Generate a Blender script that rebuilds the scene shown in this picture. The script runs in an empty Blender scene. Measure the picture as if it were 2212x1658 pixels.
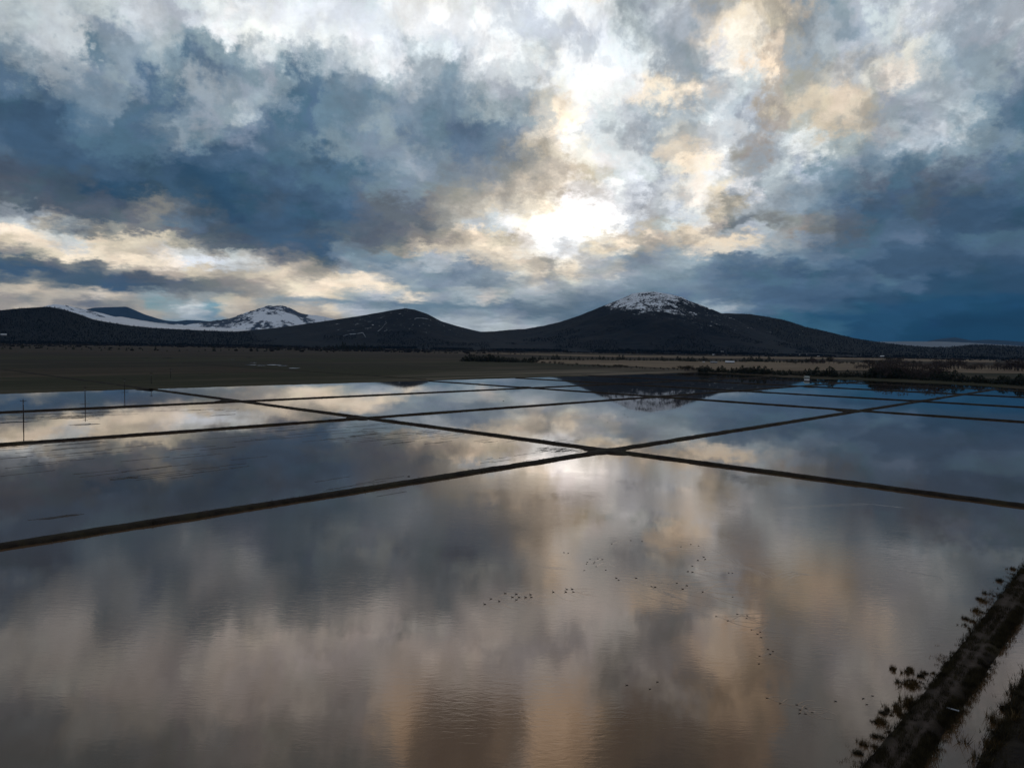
import bpy, bmesh, math, random
import numpy as np
from mathutils import Matrix, Vector

scene = bpy.context.scene
COL = scene.collection
rnd = random.Random(11)
nrg = np.random.default_rng(7)
R = math.radians

# ------------------------------------------------------------------ camera (a drone 45 m above the flooded fields)
cam_d = bpy.data.cameras.new('camera'); cam = bpy.data.objects.new('camera', cam_d); COL.objects.link(cam)
cam_d.sensor_fit = 'HORIZONTAL'; cam_d.angle = 2 * math.atan(1106 / 1600)
cam_d.clip_start = 0.5; cam_d.clip_end = 80000
PITCH, ROLL = R(2.97), R(0.95)
_f = Vector((0, math.cos(PITCH), -math.sin(PITCH))); _r0 = Vector((1, 0, 0)); _u0 = Vector((0, math.sin(PITCH), math.cos(PITCH)))
_r = _r0 * math.cos(ROLL) + _u0 * math.sin(ROLL); _u = -_r0 * math.sin(ROLL) + _u0 * math.cos(ROLL)
cam.matrix_world = Matrix(((_r.x, _u.x, -_f.x, 0), (_r.y, _u.y, -_f.y, 0), (_r.z, _u.z, -_f.z, 45), (0, 0, 0, 1)))
scene.camera = cam
EYE = 45.0

scene.view_settings.view_transform = 'Standard'; scene.view_settings.look = 'None'
scene.view_settings.exposure = 0.0; scene.view_settings.gamma = 1.0
scene.view_settings.use_curve_mapping = False
scene.render.engine = 'CYCLES'
scene.cycles.max_bounces = 6; scene.cycles.diffuse_bounces = 2; scene.cycles.glossy_bounces = 3
scene.cycles.volume_bounces = 0; scene.cycles.transparent_max_bounces = 8

# ------------------------------------------------------------------ cloud deck data: colour of the clouds by bearing (62 steps, -36.6..36.6 deg) and elevation
SKY_EL = [0.0, 0.6, 1.2, 1.8, 2.4, 3.0, 3.6, 4.2, 4.8, 5.4, 6.0, 6.6, 7.2, 7.8, 8.4, 9.2, 10.2, 11.4, 12.8, 14.2, 15.6, 17.0, 18.4, 19.8, 21.2, 22.6, 24.0, 27.3, 30.0, 33.0]
SKY_ROWS = [[46,43,41,46,43,41,46,43,41,46,43,41,46,43,41,46,43,41,46,43,41,46,43,41,46,43,41,44,42,41,34,38,42,34,38,42,34,38,42,44,42,41,46,43,41,46,43,41,46,43,41,46,43,41,46,43,41,46,43,41,49,50,51,50,51,54,50,51,54,50,51,54,50,51,54,50,51,54,50,51,54,47,49,52,43,45,48,49,51,53,45,47,50,45,47,50,48,50,52,43,45,47,27,32,38,19,26,33,16,25,32,16,25,32,16,25,32,16,25,32,16,25,32,18,26,33,22,28,34,22,28,34,22,28,34,22,28,34,19,26,33,16,25,32,16,25,32,16,25,32,16,25,32,10,20,27,10,19,27,10,19,27,7,16,23,6,15,22,6,15,22,6,15,22,6,15,22,6,15,22,6,15,22,6,15,22],
 [46,43,41,46,43,41,46,43,41,46,43,41,46,43,41,46,43,41,46,43,41,46,43,41,46,43,41,44,42,41,34,38,42,34,38,42,34,38,42,44,42,41,46,43,41,46,43,41,46,43,41,46,43,41,46,43,41,46,43,41,49,50,51,50,51,54,50,51,54,50,51,54,50,51,54,50,51,54,50,51,54,47,49,52,43,45,48,49,51,53,45,47,50,46,47,50,48,50,52,42,45,47,27,32,38,19,26,33,16,25,32,16,25,32,16,25,32,16,25,32,16,25,32,18,26,33,22,28,34,22,28,34,22,28,34,22,28,34,19,26,33,16,25,32,16,25,32,16,25,32,16,25,32,10,19,27,10,19,27,10,19,27,7,16,23,6,15,22,6,15,22,6,15,22,6,15,22,6,15,22,6,15,22,6,15,22],
 [46,43,41,46,43,41,46,43,41,46,43,41,46,43,41,46,43,41,46,43,41,46,43,41,46,43,41,44,42,41,34,38,42,34,38,42,34,38,42,44,42,41,46,43,41,46,43,41,46,43,41,46,43,41,46,43,41,46,43,41,49,50,51,50,51,54,50,51,54,50,51,54,50,51,54,50,51,54,50,51,54,47,49,52,43,45,48,49,51,53,45,47,49,46,47,50,48,50,52,42,44,47,27,32,37,19,26,33,16,25,32,16,25,32,16,25,32,16,25,32,16,25,32,18,26,33,22,28,34,22,28,34,22,28,34,22,28,34,19,26,33,16,25,32,16,25,32,16,25,32,16,25,32,10,19,27,10,19,27,10,19,27,7,16,23,6,15,22,6,15,22,6,15,22,6,15,22,6,15,22,6,15,22,6,15,22],
 [42,39,38,43,40,39,44,41,39,56,52,48,46,43,41,46,43,41,43,40,39,34,33,34,46,43,41,45,43,41,41,42,43,44,46,49,34,39,44,48,46,44,47,44,42,46,43,41,47,44,42,47,44,42,46,43,41,46,43,41,49,50,51,50,51,54,50,51,54,50,51,54,50,51,54,41,44,47,45,47,50,49,51,53,47,49,51,49,51,54,45,47,49,40,42,46,36,40,44,34,37,42,25,30,36,19,26,33,16,25,32,16,25,32,16,25,32,16,25,32,16,25,32,18,26,33,22,28,34,22,28,34,22,28,34,22,28,34,19,26,33,16,25,32,16,25,32,15,24,31,15,24,31,10,19,27,10,19,27,10,19,27,7,16,23,7,15,23,6,15,22,6,15,22,6,15,22,6,15,22,6,15,22,6,15,22],
 [43,41,39,42,40,38,41,38,37,38,37,37,49,46,43,38,36,36,29,29,32,37,36,36,44,43,42,36,42,44,39,43,45,55,56,57,34,42,46,57,54,50,54,50,46,46,44,42,49,47,45,53,50,47,47,44,42,59,55,50,52,52,53,50,51,54,44,47,50,37,40,44,38,41,45,32,36,41,33,37,41,36,39,44,37,40,44,37,41,45,34,37,42,28,32,38,22,28,34,22,28,34,22,28,34,19,26,33,16,25,32,16,25,32,16,25,32,16,25,32,16,25,32,21,28,35,29,34,39,29,33,39,29,33,39,25,30,36,20,27,34,17,26,32,16,24,31,12,21,28,11,20,28,11,20,28,10,19,27,10,19,27,10,19,27,10,19,27,7,16,23,6,15,22,6,15,22,6,15,22,6,15,22,6,15,22],
 [60,56,50,58,54,49,56,52,47,61,56,50,54,50,46,50,47,44,60,56,52,55,51,47,45,43,42,40,43,45,36,36,37,42,42,42,41,42,43,51,49,45,55,51,46,43,43,43,38,40,42,40,42,45,39,42,45,36,39,43,34,38,42,35,38,43,33,37,41,29,33,39,29,34,39,28,33,38,28,33,38,28,33,38,28,33,38,28,33,38,24,29,36,22,28,34,22,28,34,22,28,34,22,28,34,20,27,34,19,26,33,18,26,33,18,26,33,18,26,33,18,26,33,27,33,38,43,46,49,43,46,49,44,46,49,32,36,41,24,29,36,22,28,34,22,27,34,20,26,33,17,24,31,15,23,30,11,20,27,11,19,27,10,19,27,10,19,27,10,19,27,8,17,24,8,17,24,8,17,25,8,17,25,8,18,25],
 [24,26,30,25,27,30,29,30,32,34,34,35,29,30,32,19,23,28,19,23,28,18,23,30,19,23,29,21,23,27,27,28,31,28,29,31,32,32,33,34,34,35,40,38,37,41,39,38,51,48,44,66,61,55,70,65,58,62,58,52,47,48,48,47,49,51,49,50,53,51,52,53,64,60,55,44,45,47,39,41,45,41,44,47,47,49,51,54,52,51,45,47,48,39,42,46,35,39,43,32,36,41,28,33,38,26,31,37,25,30,36,25,30,36,25,29,36,24,29,36,24,29,36,26,30,37,28,33,38,28,32,38,26,31,37,24,29,35,22,27,34,21,26,33,20,25,32,18,23,30,18,23,30,14,20,27,14,20,27,14,20,27,12,20,27,12,20,27,10,19,27,10,19,27,10,19,27,10,19,27,10,19,27,10,19,27],
 [18,23,30,18,23,30,18,23,30,18,23,30,19,23,29,20,23,28,19,23,28,20,23,29,23,24,28,25,26,29,26,27,31,26,27,30,33,33,33,39,37,37,41,39,38,49,45,43,59,55,50,66,62,55,66,61,55,70,64,57,64,59,53,67,62,56,71,66,59,63,60,55,39,42,45,33,37,41,38,41,44,44,46,48,46,48,50,45,45,46,41,44,46,43,45,48,45,47,50,42,44,47,39,42,45,34,37,42,31,35,40,30,34,40,28,33,38,28,33,38,28,33,38,29,33,39,30,34,39,28,32,38,25,30,36,23,28,35,21,26,33,20,25,32,20,25,32,20,25,32,20,25,32,18,24,31,16,22,29,19,25,32,20,25,32,14,20,27,13,20,27,13,20,27,14,20,27,14,20,27,14,20,27,14,20,27],
 [24,26,30,23,25,30,21,25,30,23,25,28,28,28,31,32,32,33,27,28,31,38,37,37,47,45,43,53,49,46,51,47,44,61,57,51,58,54,49,48,45,42,53,50,46,62,58,52,64,59,53,56,52,48,48,45,42,57,53,48,66,62,56,69,64,58,56,54,52,37,40,44,41,44,47,35,38,43,35,38,43,35,38,43,32,36,41,29,33,38,31,35,40,45,46,47,53,52,51,39,41,45,53,53,51,43,45,47,37,40,44,39,42,46,31,35,40,31,35,40,31,35,40,31,35,40,31,35,40,28,32,38,26,31,37,23,28,35,22,28,34,22,28,34,22,27,34,20,26,32,22,27,34,20,25,32,21,26,33,22,28,34,19,24,31,14,20,27,14,20,27,14,20,27,14,20,27,14,20,27,14,20,27,14,20,27],
 [47,44,42,43,41,39,39,37,37,46,44,41,61,57,51,71,66,59,66,62,56,66,61,55,71,66,59,71,66,59,69,65,61,62,63,65,63,64,66,61,62,63,57,57,57,56,53,50,53,49,45,47,44,42,42,40,38,41,39,38,47,48,50,40,43,46,37,40,44,41,43,46,35,38,43,34,38,42,31,35,40,29,33,39,29,33,39,32,36,41,37,40,44,55,54,52,63,59,54,42,42,42,61,57,52,45,45,46,43,44,47,56,55,54,39,41,45,35,39,43,34,38,42,33,37,41,30,35,40,28,32,38,23,28,35,22,28,34,22,28,34,21,26,33,19,24,31,18,24,30,19,24,31,19,24,31,22,27,34,18,23,30,18,23,30,18,23,30,18,23,30,15,21,27,15,21,28,16,21,28,16,22,29,17,22,29],
 [65,60,53,62,57,51,59,55,49,67,62,56,65,60,54,57,57,57,61,57,51,62,58,52,62,58,52,58,54,50,61,60,59,53,53,53,44,42,41,54,55,55,50,49,48,38,37,38,32,31,33,30,30,32,28,29,31,23,26,30,36,38,42,36,40,44,32,36,41,31,35,40,42,44,47,47,49,52,43,45,48,35,38,43,29,33,39,34,37,42,49,48,47,55,52,48,50,47,44,36,35,36,61,57,52,45,45,46,40,42,44,49,49,49,35,38,43,34,38,42,37,40,44,37,40,44,33,37,41,28,32,38,26,31,37,23,28,35,22,28,34,22,27,34,23,28,34,25,30,36,22,27,34,22,27,34,18,23,30,18,23,30,18,23,30,18,23,30,18,23,30,18,23,30,18,23,30,18,23,30,18,23,30,18,23,30],
 [62,60,58,66,63,58,70,65,59,71,66,59,61,60,58,56,57,57,64,59,53,60,56,50,62,58,52,61,57,51,46,44,41,38,37,37,27,28,31,26,27,30,23,25,28,23,24,28,21,24,29,21,24,30,19,23,29,18,23,30,28,32,38,31,35,39,34,37,41,34,38,42,34,38,42,41,44,47,47,48,51,51,51,51,55,52,49,61,58,54,66,62,56,62,57,52,49,46,43,34,34,35,64,62,59,51,51,52,42,44,48,43,46,49,32,36,41,34,37,42,36,39,44,40,43,46,41,44,47,32,36,41,29,33,38,27,31,37,27,31,37,30,34,39,31,35,40,28,32,38,27,31,37,22,28,34,22,27,34,18,23,30,18,23,30,18,23,30,18,23,30,21,26,33,22,27,34,22,27,34,22,28,34,22,28,34],
 [45,47,48,49,50,52,52,53,54,55,56,57,47,45,43,37,38,40,36,35,35,40,39,38,34,33,34,32,32,34,29,29,32,26,27,30,24,26,29,21,23,27,20,22,27,19,23,29,18,23,30,18,23,30,18,23,30,18,23,30,29,32,36,28,30,34,29,30,32,37,36,35,46,43,41,58,54,49,60,56,51,63,59,54,68,63,56,64,59,53,56,52,48,60,58,55,64,63,61,58,57,57,67,67,67,53,53,53,53,52,50,60,58,55,41,41,41,42,41,41,37,39,42,44,45,46,58,55,52,61,58,54,61,58,54,49,50,52,42,45,48,37,40,44,32,36,41,27,31,37,23,28,34,22,28,34,22,27,34,20,25,32,20,25,32,18,23,30,19,24,31,22,28,34,22,28,34,22,28,34,22,28,34,22,28,34],
 [30,31,34,34,35,38,37,38,41,38,39,42,35,34,35,24,25,29,22,24,28,25,27,30,28,28,31,34,34,35,27,31,36,24,27,33,21,23,27,19,22,27,18,23,29,18,23,30,18,23,30,19,23,29,20,23,28,22,25,30,25,27,30,25,26,30,25,26,30,28,29,31,36,34,34,36,34,34,43,40,39,57,53,48,70,64,57,61,57,51,50,47,43,58,56,55,67,68,68,65,66,67,65,66,67,59,57,54,62,58,52,66,61,55,46,43,41,46,43,41,44,42,41,51,48,45,62,57,51,63,58,52,63,58,52,60,56,51,53,53,53,46,48,50,39,41,45,32,34,38,25,27,31,23,27,33,22,28,34,23,28,35,26,30,37,21,26,33,18,23,30,18,23,30,19,24,31,19,24,31,17,23,30,16,21,28],
 [24,25,29,25,26,29,25,27,30,21,23,27,23,24,28,22,24,28,24,25,29,23,25,28,28,28,31,35,34,34,27,30,35,22,26,32,19,22,27,15,20,27,17,22,29,18,23,30,18,23,30,17,22,29,17,21,27,21,25,30,22,25,30,23,25,29,24,25,29,28,28,31,34,33,34,35,34,34,42,40,38,56,52,48,70,64,57,61,57,51,50,47,43,69,67,65,89,89,87,87,87,86,87,87,86,73,73,71,61,59,56,52,48,45,47,44,41,62,57,52,53,49,46,57,53,48,64,59,53,48,45,43,44,45,47,49,50,53,49,51,53,46,45,45,41,38,37,32,32,33,26,27,30,25,27,31,22,28,34,23,28,35,23,28,35,22,27,34,18,23,30,18,23,30,17,22,29,15,21,27,15,21,28,16,21,28],
 [20,22,27,21,23,27,22,23,27,20,23,27,20,22,27,20,23,27,22,24,29,20,22,27,26,27,30,34,33,33,26,27,30,21,23,27,16,21,27,14,20,27,15,21,27,18,22,28,19,23,29,17,23,30,16,22,28,18,23,30,19,24,31,24,26,31,26,27,30,26,27,30,26,27,30,27,28,31,38,37,37,47,46,45,50,51,53,50,52,54,63,63,64,69,67,63,79,75,69,96,95,93,96,96,93,96,96,93,84,84,82,65,65,65,50,51,54,47,45,43,48,49,49,58,60,61,62,61,60,45,42,41,29,30,32,30,31,34,35,35,36,37,37,37,37,36,37,32,33,35,26,28,33,24,27,32,20,26,33,20,25,32,21,25,30,21,24,30,18,23,30,18,23,30,18,23,30,18,23,30,18,23,30,19,24,31],
 [20,22,27,20,22,27,20,22,27,20,22,27,19,23,28,19,22,27,14,20,27,14,20,27,15,20,26,16,20,25,17,22,28,16,21,27,14,20,27,14,20,27,15,21,28,18,22,28,19,23,29,18,23,30,19,24,31,19,24,31,22,27,34,25,27,32,26,27,30,26,27,30,26,27,31,33,32,33,36,35,35,42,40,39,49,47,45,58,55,51,53,51,49,58,55,51,68,64,58,80,77,71,95,93,91,96,96,93,93,92,90,81,81,80,59,60,62,46,46,48,48,49,51,57,58,60,62,62,61,56,52,47,43,41,39,46,47,49,43,45,48,42,44,47,38,41,45,32,36,41,27,31,37,22,27,34,20,24,30,20,24,31,21,24,29,22,24,28,20,23,29,22,26,31,21,26,33,21,27,33,22,27,34,22,28,34],
 [22,28,34,22,27,33,22,26,32,19,23,29,18,23,30,18,23,30,19,24,31,18,23,30,18,23,30,17,22,28,17,22,29,14,20,27,14,20,27,15,21,28,17,23,29,19,24,31,19,24,31,20,25,32,22,28,34,22,28,34,22,28,34,26,30,36,30,34,38,32,35,40,32,35,39,34,37,40,35,35,36,37,36,35,41,39,38,46,43,41,41,39,38,47,44,42,54,50,46,59,55,51,67,65,63,68,66,64,69,68,67,68,69,69,62,63,65,49,50,53,55,56,58,64,63,61,68,65,62,66,64,61,64,60,54,61,61,62,47,49,51,42,44,47,38,41,45,32,36,41,28,33,38,28,32,37,26,28,33,22,28,34,23,28,34,26,28,33,25,28,33,27,30,36,24,29,36,22,28,34,22,28,34,23,28,35],
 [18,23,30,18,23,30,19,24,31,18,23,30,18,23,30,20,25,32,22,28,34,22,28,34,22,28,34,22,28,34,25,30,36,20,25,32,19,24,31,20,25,32,20,25,32,21,26,33,22,28,34,21,27,33,20,25,31,22,28,35,22,28,34,26,31,37,31,35,40,36,39,43,40,42,46,35,38,43,32,35,39,31,33,37,31,33,37,31,33,37,30,31,33,36,35,35,42,40,39,47,44,42,54,50,46,54,51,46,54,53,51,56,58,59,62,63,65,54,56,57,64,63,60,70,66,60,70,67,62,66,66,66,55,55,55,52,54,56,49,51,53,57,59,60,47,49,53,35,39,43,38,41,45,39,41,45,31,35,40,25,30,36,29,34,39,36,39,43,35,39,43,33,37,41,33,37,42,34,38,42,32,36,41,31,35,40],
 [20,25,32,19,24,31,18,24,30,18,23,30,18,23,30,22,28,35,25,30,36,25,30,36,22,28,34,23,28,35,29,33,38,37,40,44,30,35,40,29,33,39,33,36,42,28,32,38,23,28,35,24,29,35,28,33,38,34,38,42,34,38,42,34,37,42,34,37,42,35,38,43,36,39,43,31,35,40,26,31,37,24,29,36,24,29,36,25,30,36,27,30,35,36,36,37,47,44,41,56,53,49,65,63,60,65,64,61,63,62,62,60,61,62,58,59,60,52,54,56,67,63,58,71,66,59,70,67,63,63,63,63,47,45,43,47,44,43,49,50,52,59,61,62,65,66,66,58,59,59,45,47,48,37,40,43,36,39,43,38,41,45,49,51,54,55,56,58,48,50,52,35,39,43,25,30,36,22,28,34,22,28,34,22,28,34],
 [27,31,37,26,30,36,24,29,36,24,29,35,22,27,34,31,35,40,32,36,41,33,37,42,24,29,35,22,28,34,23,28,35,30,34,39,40,42,46,39,42,45,49,51,53,39,42,46,27,31,37,22,28,34,23,28,35,28,33,38,28,33,38,32,36,41,38,41,44,38,41,44,29,33,39,28,33,38,27,32,37,25,29,36,23,28,35,26,31,37,28,32,38,38,39,42,53,51,49,67,63,58,69,69,68,60,61,62,60,62,63,59,61,62,51,52,54,45,47,50,57,57,56,57,57,56,61,61,61,68,68,67,64,64,64,50,51,53,47,44,43,49,50,50,49,48,46,56,52,47,56,52,47,49,47,45,45,45,47,47,49,51,49,50,53,51,53,55,42,45,48,33,37,42,27,31,37,25,30,36,26,31,37,27,32,37],
 [35,39,43,33,37,42,32,36,41,36,39,43,43,45,48,42,44,47,35,38,43,39,42,45,34,37,42,24,29,36,29,34,39,42,44,47,42,44,47,37,40,44,41,43,47,43,46,49,32,36,41,22,28,34,23,28,35,28,33,38,29,33,38,28,33,38,31,35,40,35,38,43,33,37,42,33,37,42,30,34,39,30,34,39,35,39,43,46,49,51,39,42,45,40,43,46,54,53,52,71,66,59,70,67,62,61,61,62,58,60,61,56,58,59,53,54,56,48,50,52,50,52,54,50,52,54,58,60,61,67,68,68,61,63,64,50,51,54,47,44,42,56,52,47,57,53,48,59,55,49,61,56,51,58,54,49,53,52,50,47,48,51,43,45,48,42,44,47,44,46,49,41,44,47,36,39,44,38,41,45,41,43,47,43,45,48],
 [52,54,55,50,52,54,48,50,52,49,51,53,52,53,55,56,57,58,28,33,38,36,39,43,38,41,45,41,44,47,36,40,44,24,29,35,28,32,38,33,37,42,34,38,42,41,43,47,36,40,44,25,30,36,25,30,36,30,34,39,36,39,43,36,39,44,39,42,45,44,46,49,47,49,52,36,39,43,33,37,42,37,40,44,45,47,49,55,56,58,49,50,53,47,49,52,55,54,52,65,61,56,69,68,66,67,68,67,66,66,66,65,66,66,66,65,64,67,63,58,68,64,58,69,64,58,63,61,59,56,57,58,55,57,58,52,53,54,47,44,42,45,44,42,45,44,43,49,48,47,50,49,49,50,50,51,59,58,56,64,61,58,51,52,53,41,44,47,39,42,46,42,45,48,48,50,52,50,51,54,50,51,54,50,51,54],
 [50,52,54,52,54,56,54,56,57,55,57,58,56,57,58,56,57,58,45,47,50,36,39,44,47,49,52,47,49,51,46,48,50,37,41,45,39,43,46,35,39,43,48,50,52,58,59,60,57,59,60,48,50,53,42,45,48,47,49,52,53,55,57,57,58,59,62,63,64,61,61,62,42,44,47,42,44,47,36,40,44,44,46,49,56,57,59,62,63,64,64,65,65,64,65,65,65,65,65,67,67,65,69,69,69,69,69,69,69,69,69,67,67,68,64,65,66,63,64,64,47,48,50,43,45,47,46,48,51,57,58,59,69,68,66,70,64,57,52,48,45,44,45,47,42,44,47,48,50,52,50,51,54,49,51,54,53,54,56,62,61,58,58,58,57,51,53,55,45,47,50,48,49,52,50,52,54,52,53,55,53,54,56,54,56,57],
 [40,43,47,42,45,48,45,47,50,47,49,51,48,51,53,52,54,55,53,55,56,54,56,57,55,56,58,54,55,57,50,51,54,59,60,62,67,68,68,69,69,69,68,69,68,68,69,68,69,69,69,66,67,67,61,62,63,66,67,67,66,67,67,67,67,68,65,66,67,60,61,63,53,55,57,62,64,65,63,64,66,63,64,65,64,65,66,68,68,68,68,69,69,61,62,62,60,62,63,64,65,66,64,65,66,64,65,66,64,65,66,63,65,66,61,63,64,55,56,57,44,46,49,44,46,48,50,51,52,61,60,60,70,68,64,69,66,61,61,56,51,46,45,44,43,44,46,44,46,49,37,40,44,44,46,50,54,56,57,59,60,61,60,61,63,57,58,60,46,48,51,52,53,55,53,54,56,51,53,55,49,51,53,47,49,52],
 [33,37,41,34,37,42,35,38,43,37,40,44,39,42,46,46,48,50,48,49,52,49,50,52,50,51,53,51,52,54,50,51,54,59,61,62,64,65,65,66,66,66,64,65,66,63,64,65,63,64,66,64,65,66,63,64,66,63,64,66,63,64,66,63,64,66,64,65,66,66,67,67,69,69,69,69,69,69,69,69,69,69,69,69,69,69,69,68,68,68,64,65,66,63,64,66,63,64,66,63,64,66,63,64,66,63,64,66,63,64,66,59,61,62,53,55,56,49,51,53,54,55,57,55,56,58,61,59,57,65,61,56,66,62,56,64,61,57,60,56,50,47,44,42,37,39,42,34,38,42,40,43,46,47,48,51,55,57,59,58,60,61,57,59,60,50,52,54,41,43,47,44,46,49,43,46,49,41,44,47,39,42,46,37,40,44],
 [29,33,39,30,34,39,31,35,40,32,36,41,32,36,41,39,42,45,41,44,47,43,45,48,44,46,48,45,47,49,50,51,54,54,55,57,57,58,59,58,59,60,59,60,62,60,61,62,60,61,63,60,62,63,60,62,63,59,61,62,60,61,63,60,62,63,65,65,65,69,68,67,68,68,67,66,66,66,66,66,65,66,66,66,66,67,66,66,66,66,63,64,65,62,63,65,63,64,65,65,66,66,68,68,68,64,65,66,63,64,65,56,57,58,46,48,50,43,44,47,48,49,51,52,53,54,49,50,52,51,50,49,56,52,47,57,53,48,56,52,47,46,43,41,38,41,44,38,41,45,41,44,47,45,47,49,49,51,53,49,51,53,48,50,52,40,43,47,35,39,43,35,38,43,34,37,42,33,37,42,32,36,41,32,36,41],
 [28,33,38,28,33,38,28,33,38,28,33,38,28,33,38,28,33,38,28,33,38,28,33,38,33,37,42,34,38,42,35,38,43,36,40,44,38,41,45,39,42,46,42,44,48,44,46,49,45,48,50,47,49,51,47,49,52,45,47,50,46,48,51,48,49,52,58,57,55,67,63,57,65,60,54,46,43,41,38,36,36,36,34,34,36,34,34,38,36,36,46,43,41,46,43,41,60,56,51,71,66,59,71,66,59,71,66,59,63,58,52,46,44,41,36,34,34,36,34,34,35,34,34,34,33,34,34,33,34,35,34,34,39,37,36,43,40,39,43,41,39,46,43,41,38,41,45,38,41,45,37,40,44,36,40,44,36,39,43,35,38,43,29,33,39,28,33,38,28,33,38,28,33,38,28,33,38,28,33,38,28,33,38,28,33,38],
 [28,33,38,28,33,38,28,33,38,28,33,38,28,33,38,28,33,38,28,33,38,28,33,38,28,33,38,28,33,38,29,33,39,29,34,39,34,37,42,34,38,42,34,38,42,34,38,42,34,38,42,34,38,42,34,38,42,34,38,42,34,38,42,39,42,45,41,43,46,42,43,45,43,41,40,36,35,35,36,34,35,36,34,34,36,34,34,38,36,36,46,43,41,49,50,51,63,60,57,67,62,55,61,56,50,61,56,50,41,39,38,36,35,35,36,34,34,33,33,33,26,27,30,26,27,30,26,27,30,31,31,32,35,33,34,36,34,34,38,36,36,41,39,39,34,38,42,34,38,42,34,38,42,30,34,40,30,34,39,29,33,39,28,33,38,28,33,38,28,33,38,28,33,38,28,33,38,28,33,38,28,33,38,28,33,38],
 [28,33,38,28,33,38,28,33,38,28,33,38,28,33,38,28,33,38,28,33,38,28,33,38,28,33,38,28,33,38,28,33,38,28,33,38,33,37,42,34,38,42,34,38,42,34,38,42,34,38,42,34,38,42,34,38,42,34,38,42,34,38,42,34,38,42,34,38,42,34,38,42,34,38,42,34,38,42,36,35,36,36,34,34,36,34,34,33,33,33,26,27,30,26,27,30,33,32,33,36,34,34,42,40,39,60,56,50,48,45,42,39,37,36,36,34,34,33,32,33,26,27,30,26,27,30,26,27,30,26,27,30,32,31,33,36,34,34,36,34,34,35,35,37,34,38,42,34,38,42,34,37,42,28,33,38,28,33,38,28,33,38,28,33,38,28,33,38,28,33,38,28,33,38,28,33,38,28,33,38,28,33,38,28,33,38]]
RIDGES = {"wooded": [[-40.315, 0.082], [-37.981, 0.742], [-35.918, 1.377], [-34.628, 1.688], [-33.569, 1.859], [-32.024, 2.03], [-31.187, 1.879], [-30.241, 1.584], [-29.471, 1.277], [-28.588, 1.113], [-27.286, 0.923], [-26.054, 0.806], [-24.476, 0.752], [-22.31, 0.697], [-20.639, 0.663], [-18.353, 0.567], [-14.807, 0.366], [-11.141, 0.144]], "small": [[-25.011, 0.193], [-22.311, 0.484], [-20.639, 0.663], [-19.503, 0.785], [-17.186, 1.081], [-14.81, 1.482], [-11.005, 2.16], [-12.183, 1.969], [-10.331, 2.302], [-9.085, 2.559], [-8.27, 2.692], [-7.576, 2.619], [-6.561, 2.299], [-5.539, 1.773], [-4.258, 1.414], [-2.973, 1.117], [-2.072, 0.941], [-0.783, 0.706], [1.153, 0.353]], "big": [[-5.268, 0.437], [-3.993, 0.741], [-2.458, 1.024], [-1.431, 1.067], [-0.148, 1.217], [0.88, 1.285], [2.416, 1.566], [3.692, 1.892], [4.96, 2.33], [6.221, 2.854], [7.474, 3.373], [8.223, 3.669], [9.09, 4.076], [9.712, 4.179], [10.704, 4.233], [11.942, 4.024], [12.927, 3.778], [13.008, 3.666], [14.111, 3.248], [15.083, 2.881], [16.049, 2.467], [17.125, 1.983], [18.076, 1.465], [19.82, 0.877], [21.522, 0.503], [23.726, 0.158], [25.854, 0.008]], "shoulder": [[12.682, 2.222], [14.492, 2.582], [16.043, 2.651], [16.871, 2.617], [17.574, 2.595], [18.623, 2.441], [19.889, 2.203], [20.688, 1.967], [21.481, 1.672], [22.593, 1.443], [23.69, 1.157], [24.769, 0.899], [26.349, 0.639], [27.682, 0.475], [28.883, 0.379], [30.343, 0.357], [31.286, 0.503], [32.489, 0.574], [33.217, 0.53], [34.567, 0.464], [37.001, 0.53], [40.148, 0.425]], "cone": [[-24.476, 0.904], [-22.855, 1.276], [-21.754, 1.448], [-20.861, 1.593], [-20.07, 1.951], [-19.501, 2.173], [-18.813, 2.4], [-18.236, 2.636], [-17.887, 2.575], [-17.304, 2.666], [-16.717, 2.502], [-16.006, 2.154], [-15.291, 2.014], [-14.571, 1.983], [-14.088, 1.872], [-13.543, 1.749], [-12.382, 1.564], [-9.906, 1.367]], "snowfield": [[-33.304, 1.634], [-32.208, 2.055], [-31.651, 2.22], [-30.995, 2.16], [-30.236, 1.993], [-29.465, 1.834], [-28.682, 1.638], [-28.087, 1.467], [-27.485, 1.338], [-26.567, 1.218], [-25.004, 1.146], [-23.939, 1.094]], "blue": [[-30.526, 1.739], [-29.463, 2.057], [-28.875, 2.113], [-28.08, 2.167], [-27.476, 2.213], [-27.072, 2.035], [-26.357, 1.717], [-25.528, 1.456], [-25.003, 1.332], [-24.366, 1.304], [-23.722, 1.416], [-22.855, 1.417], [-22.086, 1.344], [-20.637, 1.179]], "farright": [[27.884, 0.455], [28.873, 0.638], [29.358, 0.789], [30.031, 0.93], [30.792, 1.026], [31.269, 0.92], [31.74, 0.816], [32.658, 0.89], [33.562, 0.835], [34.554, 0.76], [36.163, 0.725]]}
SHORE_LEFT = [[-1950, -1060], [-700, 276], [-407, 588], [-338, 670], [-204, 812], [-13, 1012], [100, 1132], [348, 1395]]
SHORE_RIGHT = [[354.3, 1404.5], [424.5, 1291.6], [472.0, 1190.9], [555.3, 1141.5], [617.9, 1071.6], [650.8, 1026.1], [658.6, 951.7], [760, 860], [1000, 560], [1500, 0]]
TAN_NEAR = [[36.8, 2248.7], [274.8, 2497.0], [640.9, 2583.4], [1061.8, 2865.8], [1384.2, 2942.2], [1509.6, 2736.3], [1686.4, 2718.1], [2007.5, 2786.7], [1212.1, 1681.2], [1028.3, 1656.0], [1011.3, 1831.9], [803.7, 1729.7], [579.2, 1561.4], [381.4, 1550.8], [249.7, 1788.9], [32.3, 1971.7]]
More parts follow.
